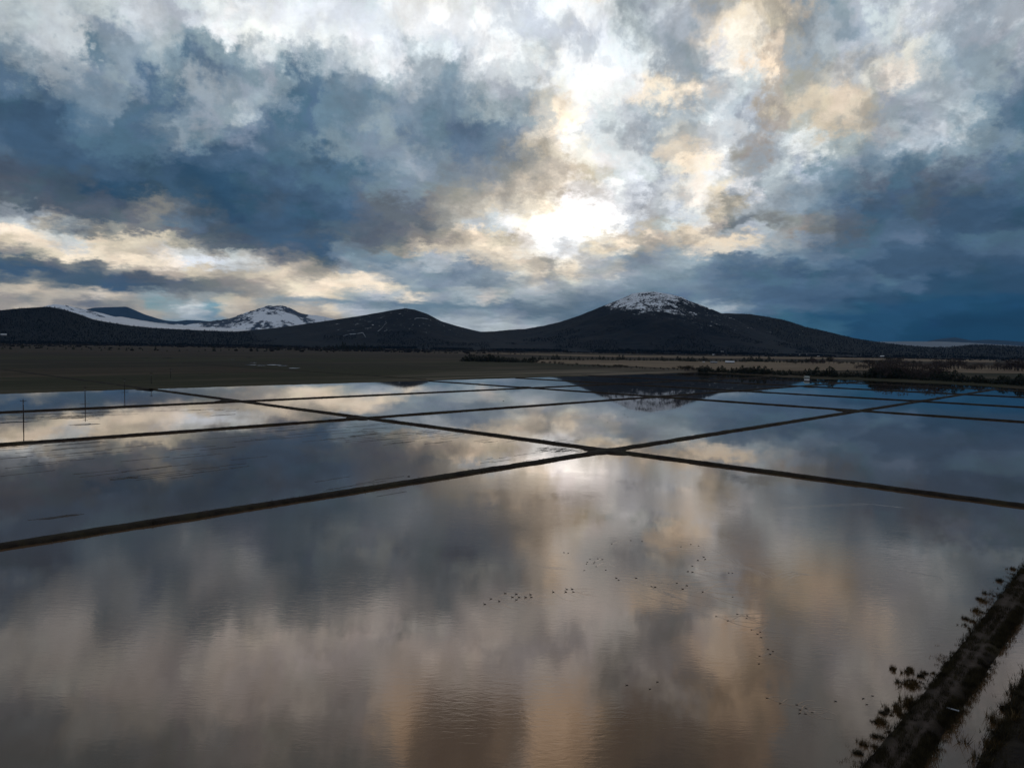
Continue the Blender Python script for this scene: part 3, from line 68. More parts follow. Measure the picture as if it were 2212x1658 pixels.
MUD = [[15.2, 315.7, 7.0, 0.74], [20.6, 318.0, 2.5, 0.75], [15.4, 323.4, 4.7, 0.83], [18.4, 323.0, 4.2, 0.67], [14.3, 320.1, 3.6, 0.72], [29.0, 315.0, 3.4, 0.8], [24.1, 323.9, 3.2, 0.38], [18.5, 323.3, 5.2, 0.68], [19.3, 315.9, 6.4, 0.95], [25.8, 318.6, 5.6, 0.35], [23.3, 322.8, 7.9, 0.91], [18.0, 320.1, 6.4, 0.8], [25.2, 318.7, 7.5, 0.56], [13.0, 318.0, 7.1, 0.32], [20.8, 319.1, 3.7, 0.87], [15.8, 321.1, 7.4, 0.88], [15.6, 325.5, 2.9, 0.54], [33.1, 318.7, 4.4, 0.58], [22.5, 321.9, 6.0, 0.4], [27.9, 318.1, 6.1, 0.81], [20.6, 322.3, 6.8, 0.59], [23.3, 318.2, 3.7, 0.89], [14.2, 315.6, 6.1, 0.45], [28.8, 315.1, 5.0, 0.75], [13.7, 322.8, 7.8, 0.31], [20.7, 317.2, 4.0, 0.32], [21.2, 315.3, 7.0, 0.97], [14.3, 326.4, 7.6, 0.97], [22.8, 325.0, 5.7, 0.92], [20.2, 315.4, 2.6, 0.83], [14.2, 316.4, 5.1, 0.82], [13.4, 319.9, 3.1, 0.61], [23.4, 316.3, 4.8, 0.37], [26.7, 322.5, 3.1, 0.65], [23.2, 324.0, 3.0, 0.84], [26.5, 319.6, 7.2, 0.42], [29.4, 320.3, 7.4, 0.69], [20.5, 323.9, 3.0, 0.56], [27.6, 316.9, 5.1, 0.44], [31.4, 318.2, 3.9, 0.8], [24.9, 320.1, 4.2, 0.96], [23.2, 323.8, 4.2, 0.97], [14.9, 321.2, 2.5, 0.85], [20.6, 317.2, 7.1, 0.72], [14.2, 325.7, 4.8, 0.84], [18.5, 325.2, 3.6, 0.65], [-59.8, 344.4, 15.1, 0.53], [-58.5, 368.0, 20.9, 0.4], [-71.8, 371.9, 8.5, 0.23], [-72.9, 411.2, 14.2, 0.6], [-73.2, 358.2, 12.2, 0.34], [-63.7, 353.5, 9.3, 0.47], [-86.2, 410.2, 13.1, 0.48], [-72.4, 361.5, 17.1, 0.38], [-70.2, 383.7, 21.6, 0.49], [-81.2, 346.6, 19.4, 0.55], [-80.0, 406.5, 17.6, 0.36], [-79.6, 397.0, 21.9, 0.38], [-81.4, 371.0, 19.9, 0.47], [-57.0, 347.5, 20.7, 0.54], [-63.6, 369.4, 16.3, 0.41], [-72.9, 353.1, 7.3, 0.55], [-87.6, 377.9, 13.4, 0.51], [-70.8, 390.3, 20.2, 0.56], [-72.1, 364.0, 21.2, 0.43], [-67.9, 411.7, 7.7, 0.56], [-74.7, 373.6, 13.0, 0.32], [-67.5, 342.3, 21.8, 0.25], [-71.2, 372.7, 8.3, 0.3], [-84.3, 397.7, 18.6, 0.55], [-62.7, 342.0, 21.6, 0.29], [-72.3, 391.6, 15.0, 0.39], [-41.8, 370.5, 10.9, 0.79], [-47.2, 375.1, 7.8, 1.06], [-44.8, 384.9, 6.2, 0.76], [-41.0, 382.1, 11.9, 1.21], [-39.6, 379.6, 8.3, 0.53], [-41.4, 371.7, 5.7, 0.96], [-39.6, 373.4, 9.9, 0.85], [-46.1, 382.6, 5.8, 1.11], [-43.9, 374.0, 11.2, 0.51], [-45.0, 376.5, 8.6, 1.08], [-27.7, 368.5, 12.6, 0.23], [-41.4, 355.7, 5.2, 0.29], [-29.6, 353.8, 11.7, 0.34], [-33.1, 373.4, 13.1, 0.22], [-31.2, 359.2, 8.8, 0.31], [-33.3, 338.2, 16.6, 0.5], [-48.8, 366.5, 13.5, 0.23], [-49.1, 345.8, 18.1, 0.42], [-51.3, 332.3, 17.0, 0.38], [-36.7, 360.2, 9.4, 0.42], [-49.1, 337.4, 13.0, 0.39], [-33.2, 336.9, 5.2, 0.36], [-55.4, 369.1, 19.5, 0.21], [-50.6, 336.7, 14.3, 0.23], [28.7, 346.0, 13.7, 0.17], [16.0, 354.7, 5.4, 0.21], [0.2, 347.1, 6.7, 0.2], [-8.2, 344.3, 7.0, 0.17], [-10.7, 342.1, 6.5, 0.18], [23.3, 352.8, 12.1, 0.23], [-13.2, 342.9, 6.7, 0.16], [-13.7, 348.3, 11.8, 0.23], [15.7, 349.6, 6.4, 0.37], [29.9, 352.6, 11.9, 0.23], [-3.8, 286.8, 11.4, 0.27], [6.4, 306.5, 14.9, 0.25], [8.2, 284.8, 10.0, 0.24], [6.3, 285.5, 5.6, 0.15], [-3.1, 295.3, 4.5, 0.31], [8.6, 292.0, 8.2, 0.18], [-8.5, 291.8, 4.2, 0.27], [-9.2, 283.0, 7.6, 0.25], [-244.9, 416.7, 6.3, 0.36], [-259.4, 446.2, 10.8, 0.56], [-258.6, 430.5, 15.5, 0.35], [-249.2, 427.9, 25.0, 0.66], [-260.9, 442.5, 16.8, 0.48], [-275.9, 407.0, 25.0, 0.45], [-252.5, 418.7, 9.3, 0.45], [-247.8, 434.7, 16.2, 0.83], [-263.7, 424.6, 12.5, 0.94], [-247.9, 433.3, 21.9, 0.95], [-253.0, 449.6, 16.7, 0.73], [-277.2, 430.0, 14.9, 0.67], [-247.9, 416.9, 23.4, 0.86], [-262.2, 441.0, 16.0, 0.27], [-299.9, 433.2, 16.3, 0.65], [-251.9, 411.4, 21.8, 0.55], [-274.6, 425.6, 15.1, 0.56], [-245.7, 422.6, 11.7, 0.39], [-250.8, 419.9, 16.6, 0.86], [-257.1, 427.4, 11.6, 0.6], [-249.6, 414.7, 15.8, 0.3], [-270.2, 417.9, 18.8, 0.49], [-253.7, 414.4, 11.3, 0.84], [-273.6, 434.9, 24.7, 0.56], [-263.2, 409.6, 12.8, 0.41], [-282.4, 414.8, 20.8, 0.49], [-259.0, 425.3, 22.6, 0.27], [-287.5, 446.1, 8.5, 0.66], [-268.1, 437.2, 7.5, 0.97], [-269.2, 409.4, 25.3, 0.8], [-283.4, 434.5, 7.6, 0.74], [-249.9, 424.7, 17.4, 0.59], [-270.4, 439.6, 16.9, 0.38], [-258.0, 440.4, 25.1, 0.55], [-246.0, 424.8, 13.1, 0.93], [-242.8, 415.5, 14.8, 0.4], [-287.0, 421.7, 7.7, 0.98], [-281.8, 412.0, 22.4, 0.63], [-253.0, 453.2, 18.0, 0.74], [-259.5, 423.5, 12.7, 0.6], [-235.0, 415.1, 5.5, 0.44], [-274.0, 434.0, 5.3, 0.69], [-274.2, 411.6, 22.6, 0.51], [-252.6, 427.5, 14.2, 0.76], [-284.1, 433.2, 20.7, 0.59], [-276.6, 423.2, 6.8, 0.42], [-262.3, 410.3, 20.4, 0.79], [-247.8, 429.7, 25.0, 0.41], [-251.5, 449.9, 11.5, 0.99], [-297.9, 444.5, 16.8, 0.42], [-265.7, 473.9, 8.9, 0.23], [-187.2, 485.3, 16.9, 0.24], [-263.6, 477.4, 17.7, 0.2], [-244.1, 457.4, 19.8, 0.26], [-242.7, 450.4, 13.1, 0.31], [-240.3, 452.9, 17.1, 0.27], [-237.3, 440.5, 12.8, 0.29], [-230.8, 439.5, 15.7, 0.36], [-181.2, 477.7, 8.1, 0.23], [-251.1, 459.4, 11.7, 0.32], [-248.9, 441.0, 9.7, 0.28], [-193.1, 462.3, 7.0, 0.3], [-255.1, 476.8, 19.1, 0.24], [-219.4, 469.2, 13.8, 0.23], [-197.9, 479.5, 18.3, 0.23], [-260.6, 472.7, 13.8, 0.28], [-202.2, 481.1, 18.7, 0.34], [-180.2, 471.7, 8.0, 0.33], [-189.1, 477.1, 7.8, 0.19], [-206.0, 474.2, 13.2, 0.26], [-258.1, 459.6, 9.9, 0.25], [-175.0, 449.2, 14.6, 0.38], [-174.9, 446.4, 16.1, 0.29], [-255.8, 471.0, 14.0, 0.15], [-269.8, 390.6, 15.0, 1.18], [-265.8, 391.7, 11.9, 0.68], [-265.2, 386.3, 9.1, 0.69], [-264.9, 392.7, 15.6, 1.18], [-261.4, 394.3, 16.5, 1.0], [-265.6, 391.0, 13.4, 0.77], [-267.6, 386.0, 17.7, 1.16], [-267.9, 387.5, 17.7, 0.83], [-220.4, 388.0, 8.1, 1.04], [-226.7, 387.3, 10.4, 0.88], [-222.5, 387.9, 9.9, 0.97], [-224.0, 387.2, 10.2, 1.07], [-224.5, 384.4, 9.7, 0.96], [-221.1, 384.7, 11.9, 0.82], [-211.6, 312.1, 20.1, 0.84], [-191.3, 321.3, 17.5, 0.71], [-186.9, 314.1, 21.5, 0.48], [-200.9, 315.3, 13.2, 0.92], [-211.1, 315.8, 21.5, 0.54], [-197.7, 314.0, 13.0, 0.47], [-204.5, 313.5, 12.7, 0.71], [-212.2, 321.4, 6.2, 0.99], [-204.9, 321.0, 21.9, 0.64], [-211.1, 316.9, 6.3, 0.51], [-183.2, 315.2, 20.4, 0.82], [-208.8, 311.6, 13.5, 0.79], [-185.7, 317.9, 17.5, 0.61], [-189.5, 320.7, 10.7, 1.09], [-204.4, 303.3, 18.9, 0.17], [-106.3, 257.9, 8.9, 0.25], [-125.1, 258.6, 11.9, 0.4], [-133.2, 308.7, 19.1, 0.42], [-119.1, 247.0, 19.6, 0.2], [-120.2, 310.4, 9.1, 0.44], [-121.8, 286.6, 19.8, 0.28], [-169.7, 281.0, 12.1, 0.42], [-124.1, 258.4, 23.9, 0.23], [-122.6, 306.8, 14.6, 0.31], [-186.8, 292.5, 17.6, 0.31], [-171.3, 287.2, 17.3, 0.37], [-126.8, 255.3, 10.2, 0.31], [-165.9, 269.2, 12.8, 0.34], [-181.4, 302.1, 6.0, 0.33], [-126.5, 290.4, 7.6, 0.31], [-115.4, 245.6, 20.5, 0.29], [-159.3, 273.5, 8.4, 0.22], [-203.6, 301.3, 11.9, 0.44], [-158.2, 309.4, 23.3, 0.29], [-139.9, 248.1, 13.6, 0.26], [-161.9, 242.0, 21.5, 0.39], [-135.1, 244.2, 14.8, 0.31], [-96.9, 262.5, 7.8, 0.38], [-186.4, 292.8, 16.2, 0.36], [-100.7, 283.7, 14.8, 0.25], [-103.2, 254.4, 23.2, 0.35], [-178.4, 304.6, 20.6, 0.15], [-188.5, 272.4, 20.6, 0.2], [-104.5, 263.7, 20.6, 0.18], [-137.0, 277.6, 16.1, 0.25], [-178.0, 301.3, 18.1, 0.17], [-199.9, 295.8, 12.8, 0.27], [-158.3, 291.6, 15.2, 0.39], [-168.6, 258.8, 16.3, 0.29], [-188.6, 272.1, 16.3, 0.26], [-167.5, 293.7, 15.8, 0.35], [-139.5, 275.0, 11.8, 0.34], [-112.1, 244.3, 23.9, 0.42], [-107.9, 241.6, 7.3, 0.34], [-129.2, 239.9, 4.3, 0.62], [-127.5, 237.5, 4.1, 0.7], [-125.6, 237.6, 7.8, 0.79], [-124.6, 237.7, 7.8, 0.46], [-126.2, 238.2, 6.6, 0.5], [-124.5, 237.1, 8.3, 0.72], [-116.9, 372.3, 18.1, 0.43], [-115.2, 336.2, 22.8, 0.4], [-106.4, 388.3, 8.0, 0.41], [-97.1, 368.1, 20.8, 0.29], [-124.0, 383.0, 23.6, 0.16], [-83.3, 346.4, 10.7, 0.44], [-71.9, 359.9, 13.5, 0.29], [-95.3, 387.8, 10.7, 0.15], [-86.5, 340.5, 22.2, 0.48], [-133.4, 343.6, 24.3, 0.37], [-113.4, 343.7, 17.5, 0.33], [-71.7, 346.1, 14.5, 0.39], [-100.3, 350.2, 20.6, 0.47], [-80.8, 341.4, 9.1, 0.38], [-116.8, 335.6, 11.7, 0.3], [-112.0, 376.3, 19.5, 0.45], [-114.2, 337.1, 24.0, 0.18], [-110.1, 354.0, 19.2, 0.48], [-115.3, 184.2, 7.1, 0.35], [-112.3, 184.7, 7.6, 0.49], [-115.3, 184.0, 9.8, 0.38], [-113.5, 184.3, 8.1, 0.21], [-112.5, 185.0, 8.9, 0.38], [-113.7, 184.5, 8.6, 0.3], [-35.5, 220.0, 11.5, 0.26], [-53.1, 228.1, 9.6, 0.21], [-58.6, 242.5, 14.5, 0.29], [-40.5, 246.1, 11.8, 0.26], [-54.4, 224.7, 6.3, 0.26], [-44.9, 226.7, 19.1, 0.18], [-46.9, 237.4, 7.1, 0.21], [-46.5, 235.3, 15.9, 0.28]]
PUDDLES = [[-836.1, 1799.9, 24.6], [-890.2, 1794.7, 18.0], [-487.4, 1380.2, 19.8], [-458.0, 1352.9, 12.9], [-449.8, 1403.5, 28.2], [-482.7, 1538.4, 11.6], [-531.3, 1519.1, 14.5], [-365.7, 1245.9, 17.5], [-334.7, 1299.8, 13.9], [-708.5, 2000.1, 23.9], [-666.0, 1757.2, 16.9], [-421.7, 1363.5, 19.3]]
HOUSES = [[685.6, 2336.3, 0.6, 27.4, 7.0], [618.2, 2275.2, 0.6, 20.6, 6.3], [613.4, 2375.7, 0.6, 6.1, 3.4], [1405.6, 5176.6, 0.6, 20.1, 6.7], [1726.3, 6110.8, 17.5, 19.8, 9.5], [2037.5, 6014.3, 3.7, 23.8, 7.9], [2109.9, 5989.2, 1.6, 63.5, 7.9], [2294.3, 5921.0, 0.5, 15.9, 11.9], [2345.2, 5901.0, 7.2, 15.9, 7.9], [2394.2, 5881.4, -1.1, 39.7, 9.9], [2144.6, 5196.6, 0.6, 14.1, 7.0], [2833.4, 5682.8, 2.7, 27.8, 11.9], [-3593.2, 5235.6, 54.8, 35.7, 12.7]]
TANK = [452.2, 1135.4]
PIPE = [55.1, 89.4]
TRACKS = [[[[-10.321, 0.879], [-10.011, 1.112], [-9.851, 1.368], [-9.627, 1.549]], "snow filled track climbing the left of the low hill"], [[[-7.518, 1.771], [-7.544, 1.885], [-7.38, 1.952], [-7.064, 1.958], [-6.557, 1.905]], "hooked snowy track near the top of the low hill"], [[[-12.85, 0.49], [-12.421, 0.624], [-11.868, 0.66], [-11.437, 0.768], [-11.212, 0.433]], "faint snowy track at the foot of the low hill"]]
WAKE_LINES = [[[44.8, 165.6], [46.2, 162.3], [47.1, 157.8], [47.2, 153.5], [49.3, 149.0], [50.7, 143.2]], [[51.7, 143.2], [54.5, 146.6], [57.6, 148.4], [59.1, 147.9]], [[21.2, 142.7], [25.1, 142.9], [28.5, 141.5], [32.3, 142.7]], [[24.9, 142.6], [25.9, 139.8], [27.4, 136.0], [29.4, 132.5]], [[38.9, 166.2], [35.6, 165.0], [31.4, 162.7]], [[11.9, 148.7], [7.1, 149.5], [4.5, 151.1]], [[35.1, 92.2], [36.9, 91.8]], [[69.0, 206.7], [85.7, 212.9], [104.3, 218.1], [114.1, 213.2], [112.0, 203.0]], [[78.8, 152.4], [81.8, 150.0], [84.7, 148.3], [83.6, 144.7]]]
REEDS = [[54.8, 102.6, 0.69, "small thin reed tuft in the shallows beside the near levee", "small reed tufts"], [56.2, 102.0, 0.99, "brown reed clump in the shallows beside the near levee", "reeds beside the near levee"], [57.2, 103.3, 0.4, "small thin reed tuft in the shallows beside the near levee", "small reed tufts"], [57.1, 102.5, 0.79, "brown reed clump in the shallows beside the near levee", "reeds beside the near levee"], [55.8, 99.4, 0.59, "small thin reed tuft in the shallows beside the near levee", "small reed tufts"], [54.1, 99.1, 0.92, "brown reed clump in the shallows beside the near levee", "reeds beside the near levee"], [54.2, 97.4, 0.46, "small thin reed tuft in the shallows beside the near levee", "small reed tufts"], [54.0, 98.0, 0.86, "brown reed clump in the shallows beside the near levee", "reeds beside the near levee"], [58.7, 101.5, 0.49, "small thin reed tuft in the shallows beside the near levee", "small reed tufts"], [57.5, 100.9, 0.66, "brown reed clump in the shallows beside the near levee", "reeds beside the near levee"], [59.9, 101.9, 0.35, "small thin reed tuft in the shallows beside the near levee", "small reed tufts"], [58.8, 101.9, 0.59, "brown reed clump in the shallows beside the near levee", "reeds beside the near levee"], [56.6, 98.9, 0.37, "small thin reed tuft in the shallows beside the near levee", "small reed tufts"], [55.5, 98.7, 0.66, "brown reed clump in the shallows beside the near levee", "reeds beside the near levee"], [51.9, 93.5, 0.5, "small thin reed tuft in the shallows beside the near levee", "small reed tufts"], [51.5, 93.3, 1.06, "brown reed clump in the shallows beside the near levee", "reeds beside the near levee"], [51.9, 92.2, 0.7, "small thin reed tuft in the shallows beside the near levee", "small reed tufts"], [51.8, 93.0, 0.99, "brown reed clump in the shallows beside the near levee", "reeds beside the near levee"], [51.6, 91.8, 0.43, "small thin reed tuft in the shallows beside the near levee", "small reed tufts"], [50.3, 92.2, 0.79, "brown reed clump in the shallows beside the near levee", "reeds beside the near levee"], [48.8, 90.1, 0.44, "small thin reed tuft in the shallows beside the near levee", "small reed tufts"], [49.0, 91.4, 0.73, "brown reed clump in the shallows beside the near levee", "reeds beside the near levee"], [48.1, 90.7, 0.46, "small thin reed tuft in the shallows beside the near levee", "small reed tufts"], [47.0, 90.2, 0.66, "brown reed clump in the shallows beside the near levee", "reeds beside the near levee"], [47.7, 89.7, 0.28, "small thin reed tuft in the shallows beside the near levee", "small reed tufts"], [47.8, 90.8, 0.59, "brown reed clump in the shallows beside the near levee", "reeds beside the near levee"], [44.7, 88.0, 0.44, "small thin reed tuft in the shallows beside the near levee", "small reed tufts"], [45.2, 87.4, 0.92, "brown reed clump in the shallows beside the near levee", "reeds beside the near levee"], [45.2, 85.6, 0.33, "small thin reed tuft in the shallows beside the near levee", "small reed tufts"], [45.1, 87.7, 0.66, "brown reed clump in the shallows beside the near levee", "reeds beside the near levee"], [49.9, 89.4, 0.36, "small thin reed tuft in the shallows beside the near levee", "small reed tufts"], [48.9, 89.8, 0.66, "brown reed clump in the shallows beside the near levee", "reeds beside the near levee"], [43.3, 84.4, 0.52, "small thin reed tuft in the shallows beside the near levee", "small reed tufts"], [43.3, 84.4, 0.73, "brown reed clump in the shallows beside the near levee", "reeds beside the near levee"], [42.0, 82.0, 0.36, "small thin reed tuft in the shallows beside the near levee", "small reed tufts"], [41.2, 82.5, 0.66, "brown reed clump in the shallows beside the near levee", "reeds beside the near levee"], [39.3, 81.0, 0.44, "small thin reed tuft in the shallows beside the near levee", "small reed tufts"], [39.5, 80.7, 0.59, "brown reed clump in the shallows beside the near levee", "reeds beside the near levee"], [78.0, 122.4, 0.58, "small thin reed tuft at the upper left edge of the near levee", "small reed tufts"], [77.7, 123.3, 0.79, "brown reed clump at the upper left edge of the near levee", "reeds at the upper edge of the near levee"], [82.7, 126.5, 0.49, "small thin reed tuft at the upper left edge of the near levee", "small reed tufts"], [82.0, 127.8, 0.79, "brown reed clump at the upper left edge of the near levee", "reeds at the upper edge of the near levee"], [75.5, 119.4, 0.33, "small thin reed tuft at the upper left edge of the near levee", "small reed tufts"], [75.6, 120.6, 0.66, "brown reed clump at the upper left edge of the near levee", "reeds at the upper edge of the near levee"], [86.2, 133.6, 0.58, "small thin reed tuft at the upper left edge of the near levee", "small reed tufts"], [86.3, 132.8, 0.79, "brown reed clump at the upper left edge of the near levee", "reeds at the upper edge of the near levee"], [90.2, 135.6, 0.36, "small thin reed tuft at the upper left edge of the near levee", "small reed tufts"], [90.0, 136.8, 0.79, "brown reed clump at the upper left edge of the near levee", "reeds at the upper edge of the near levee"], [105.8, 152.7, 0.48, "small thin reed tuft at the upper left edge of the near levee", "small reed tufts"], [105.2, 153.1, 0.66, "brown reed clump at the upper left edge of the near levee", "reeds at the upper edge of the near levee"], [98.0, 144.8, 0.41, "small thin reed tuft at the upper left edge of the near levee", "small reed tufts"], [97.3, 144.7, 0.73, "brown reed clump at the upper left edge of the near levee", "reeds at the upper edge of the near levee"], [59.7, 87.7, 1.5, "tall dark weeds on the bank beyond the ditch", "weeds on the far bank of the ditch"], [63.2, 91.3, 1.6, "tall dark weeds on the bank beyond the ditch", "weeds on the far bank of the ditch"], [68.1, 96.6, 1.7, "tall dark weeds on the bank beyond the ditch", "weeds on the far bank of the ditch"], [72.4, 101.4, 1.6, "tall dark weeds on the bank beyond the ditch", "weeds on the far bank of the ditch"], [55.0, 82.4, 1.5, "tall dark weeds on the bank beyond the ditch", "weeds on the far bank of the ditch"], [52.8, 79.4, 1.6, "tall dark weeds on the bank beyond the ditch", "weeds on the far bank of the ditch"], [58.4, 84.0, 1.9, "tall dark weeds on the bank beyond the ditch", "weeds on the far bank of the ditch"], [62.4, 88.1, 1.9, "tall dark weeds on the bank beyond the ditch", "weeds on the far bank of the ditch"]]
WARP_AZ = 2.8
WARP_AZ2 = 7.5
WARP_EL = 2.3
WARP_EL2 = 6.0
BILLOW = 0.85
WATER_A = [0.092, 0.052, 0.026]
WATER_B = [0.115, 0.068, 0.035]
WATER_IOR = 2.1
RIPPLE = 0.012
SWELL = 0.006
WATER_R0 = 0.02
WATER_R1 = 0.06
NEAR_W = 5.0
NEAR_OFF = -0.7
BANK_OFF = 12.8
HAZE = 7e-06
HAZE_COL = [0.26, 0.55, 1.0]
PUFF = 2.2
WATER_TINT = [1.0, 0.68, 0.5]


# ------------------------------------------------------------------ node helpers
class NT:
    def __init__(self, tree): self.t = tree; self.n = tree.nodes; self.l = tree.links
    def node(self, kind, **kw):
        x = self.n.new(kind)
        for k, v in kw.items(): setattr(x, k, v)
        return x
    def put(self, sock, v):
        if hasattr(v, 'is_output'): self.l.new(v, sock)
        elif sock.type == 'RGBA' and len(v) == 3: sock.default_value = tuple(v) + (1.0,)
        else: sock.default_value = v
    def math(self, op, a, b=0.0, c=0.0, clamp=False):
        x = self.node('ShaderNodeMath', operation=op); x.use_clamp = clamp
        self.put(x.inputs[0], a); self.put(x.inputs[1], b); self.put(x.inputs[2], c); return x.outputs[0]
    def vmath(self, op, a, b=(0, 0, 0)):
        x = self.node('ShaderNodeVectorMath', operation=op); self.put(x.inputs[0], a)
        if op == 'SCALE': self.put(x.inputs['Scale'], b)
        else: self.put(x.inputs[1], b)
        return x.outputs[0]
    def comb(self, a, b, c=0.0):
        x = self.node('ShaderNodeCombineXYZ'); self.put(x.inputs[0], a); self.put(x.inputs[1], b); self.put(x.inputs[2], c); return x.outputs[0]
    def sep(self, v):
        x = self.node('ShaderNodeSeparateXYZ'); self.put(x.inputs[0], v); return x.outputs
    def noise(self, vec, scale, detail=5, rough=0.55, dist=0.0):
        x = self.node('ShaderNodeTexNoise'); self.put(x.inputs['Vector'], vec)
        x.inputs['Scale'].default_value = scale; x.inputs['Detail'].default_value = detail
        x.inputs['Roughness'].default_value = rough; x.inputs['Distortion'].default_value = dist; return x.outputs
    def ramp01(self, v, a, b, lo=0.0, hi=1.0, kind='SMOOTHSTEP'):
        x = self.node('ShaderNodeMapRange', interpolation_type=kind, clamp=True)
        self.put(x.inputs['Value'], v); x.inputs['From Min'].default_value = a; x.inputs['From Max'].default_value = b
        x.inputs['To Min'].default_value = lo; x.inputs['To Max'].default_value = hi; return x.outputs[0]
    def mix(self, f, a, b, mode='MIX'):
        x = self.node('ShaderNodeMix', data_type='RGBA', blend_type=mode); x.clamp_factor = True
        self.put(x.inputs[0], f)
        for i, v in ((6, a), (7, b)):
            if isinstance(v, tuple) and len(v) == 3: v = v + (1.0,)
            self.put(x.inputs[i], v)
        return x.outputs[2]
    def cramp(self, v, stops, interp='LINEAR'):
        x = self.node('ShaderNodeValToRGB'); cr = x.color_ramp; cr.interpolation = interp
        while len(cr.elements) < len(stops): cr.elements.new(0.5)
        for e, (p, c) in zip(cr.elements, stops): e.position = p
        for e, (p, c) in zip(cr.elements, stops): e.position = p; e.color = tuple(c) + (1.0,)
        self.put(x.inputs[0], v); return x.outputs[0]

# ------------------------------------------------------------------ world: Nishita air behind a broken evening cloud deck
SUN_BEARING, SUN_EL = 3.1, 9.0      # the sun itself stands wholly behind the cloud: its light comes through the bright gap of the deck
world = bpy.data.worlds.new('World'); scene.world = world; world.use_nodes = True
W = NT(world.node_tree)
for x in list(W.n): W.n.remove(x)
out = W.node('ShaderNodeOutputWorld'); bg = W.node('ShaderNodeBackground'); W.l.new(bg.outputs[0], out.inputs[0])
SKY_STRENGTH = 0.1
bg.inputs['Strength'].default_value = SKY_STRENGTH
air = W.node('ShaderNodeTexSky', sky_type='NISHITA', sun_disc=False)
air.sun_elevation = R(SUN_EL); air.sun_rotation = R(SUN_BEARING)
tc = W.node('ShaderNodeTexCoord'); D = tc.outputs['Generated']
dx, dy, dz = W.sep(D)
el = W.math('MULTIPLY', W.math('ARCSINE', dz), 57.29578)
az = W.math('MULTIPLY', W.math('ARCTAN2', dx, dy), 57.29578)
lift = W.math('MULTIPLY', W.math('LOGARITHM', W.math('ADD', 1.0, W.math('MULTIPLY', W.math('MAXIMUM', dz, 0.0), 14.3)), 2.71828), 0.42)
flat = W.comb(dx, dy, lift)       # clouds lie flat: structure is squeezed towards the horizon
n1 = W.noise(flat, 7.5, 10, 0.64, 0.1); n1s = W.sep(n1['Color'])
n2 = W.noise(W.vmath('ADD', flat, (5.2, 1.7, 3.3)), 26.0, 8, 0.66); n2s = W.sep(n2['Color'])
puff = W.node('ShaderNodeTexVoronoi', feature='F1'); W.l.new(W.vmath('ADD', flat, W.vmath('SCALE', n1['Color'], 0.12)), puff.inputs['Vector']); puff.inputs['Scale'].default_value = 17.0; puff.inputs['Detail'].default_value = 3.0; puff.inputs['Roughness'].default_value = 0.55; puff.normalize = True
lowf = W.ramp01(el, 0.0, 15.0, 0.10, 1.0, 'LINEAR')
waz = W.math('ADD', W.math('MULTIPLY', W.math('SUBTRACT', n1s[0], 0.5), WARP_AZ), W.math('MULTIPLY', W.math('SUBTRACT', n2s[0], 0.5), WARP_AZ2))
wel = W.math('ADD', W.math('MULTIPLY', W.math('SUBTRACT', n1s[1], 0.5), WARP_EL), W.math('ADD', W.math('MULTIPLY', W.math('SUBTRACT', n2s[1], 0.5), WARP_EL2), W.math('MULTIPLY', W.math('SUBTRACT', puff.outputs['Distance'], 0.35), PUFF)))
azw = W.math('ADD', az, W.math('MULTIPLY', waz, W.ramp01(el, 0.0, 13.0, 0.45, 1.0, 'LINEAR')))
elw = W.math('ADD', el, W.math('MULTIPLY', wel, lowf))
half = 31
fl_ = W.math('DIVIDE', W.math('ADD', azw, 36.6), 36.0, clamp=True)      # columns 0..30
fr_ = W.math('DIVIDE', W.math('SUBTRACT', azw, 0.6), 36.0, clamp=True)   # columns 31..61
side = W.ramp01(azw, -0.6, 0.6)
def cloud_row(c, left, right, side):
    gt = bpy.data.node_groups.new('cloud row', 'ShaderNodeTree'); G = NT(gt)
    for nm in ('left', 'right', 'side'): gt.interface.new_socket(nm, in_out='INPUT', socket_type='NodeSocketFloat')
    gt.interface.new_socket('colour', in_out='OUTPUT', socket_type='NodeSocketColor')
    gi = G.node('NodeGroupInput'); go = G.node('NodeGroupOutput')
    a = G.cramp(gi.outputs[0], [(k / 30, c[k]) for k in range(31)], 'EASE'); b = G.cramp(gi.outputs[1], [(k / 30, c[31 + k]) for k in range(31)], 'EASE')
    G.l.new(G.mix(gi.outputs[2], a, b), go.inputs[0])
    x = W.node('ShaderNodeGroup'); x.node_tree = gt
    for s_, v in zip(x.inputs, (left, right, side)): W.l.new(v, s_)
    return x.outputs[0]
prev = None
for e, row in zip(SKY_EL, SKY_ROWS):
    c = [tuple((row[i + j] / 99) ** 2 for j in range(3)) for i in range(0, len(row), 3)]
    cur = cloud_row(c, fl_, fr_, side)
    prev = cur if prev is None else W.mix(W.ramp01(elw, pe, e), prev, cur)
    pe = e
deck = W.vmath('POWER', W.vmath('SCALE', prev, 2.0), (1.14, 1.085, 1.12))
# billows inside the clouds
n3 = W.noise(W.vmath('ADD', flat, (1.3, 8.1, 2.2)), 20.0, 10, 0.66, 0.25)
glow = W.node('ShaderNodeRGBToBW'); W.l.new(deck, glow.inputs[0])
amp = W.math('MULTIPLY', W.ramp01(glow.outputs[0], 0.1, 0.8, BILLOW, BILLOW * 1.15), W.ramp01(el, 0, 10, 0.6, 1.0, 'LINEAR'))
bill = W.math('ADD', 1.04, W.math('MULTIPLY', W.math('SUBTRACT', n3['Fac'], 0.5), amp))
deck = W.vmath('MULTIPLY', deck, W.comb(W.math('POWER', bill, 0.9), bill, W.math('POWER', bill, 1.06)))
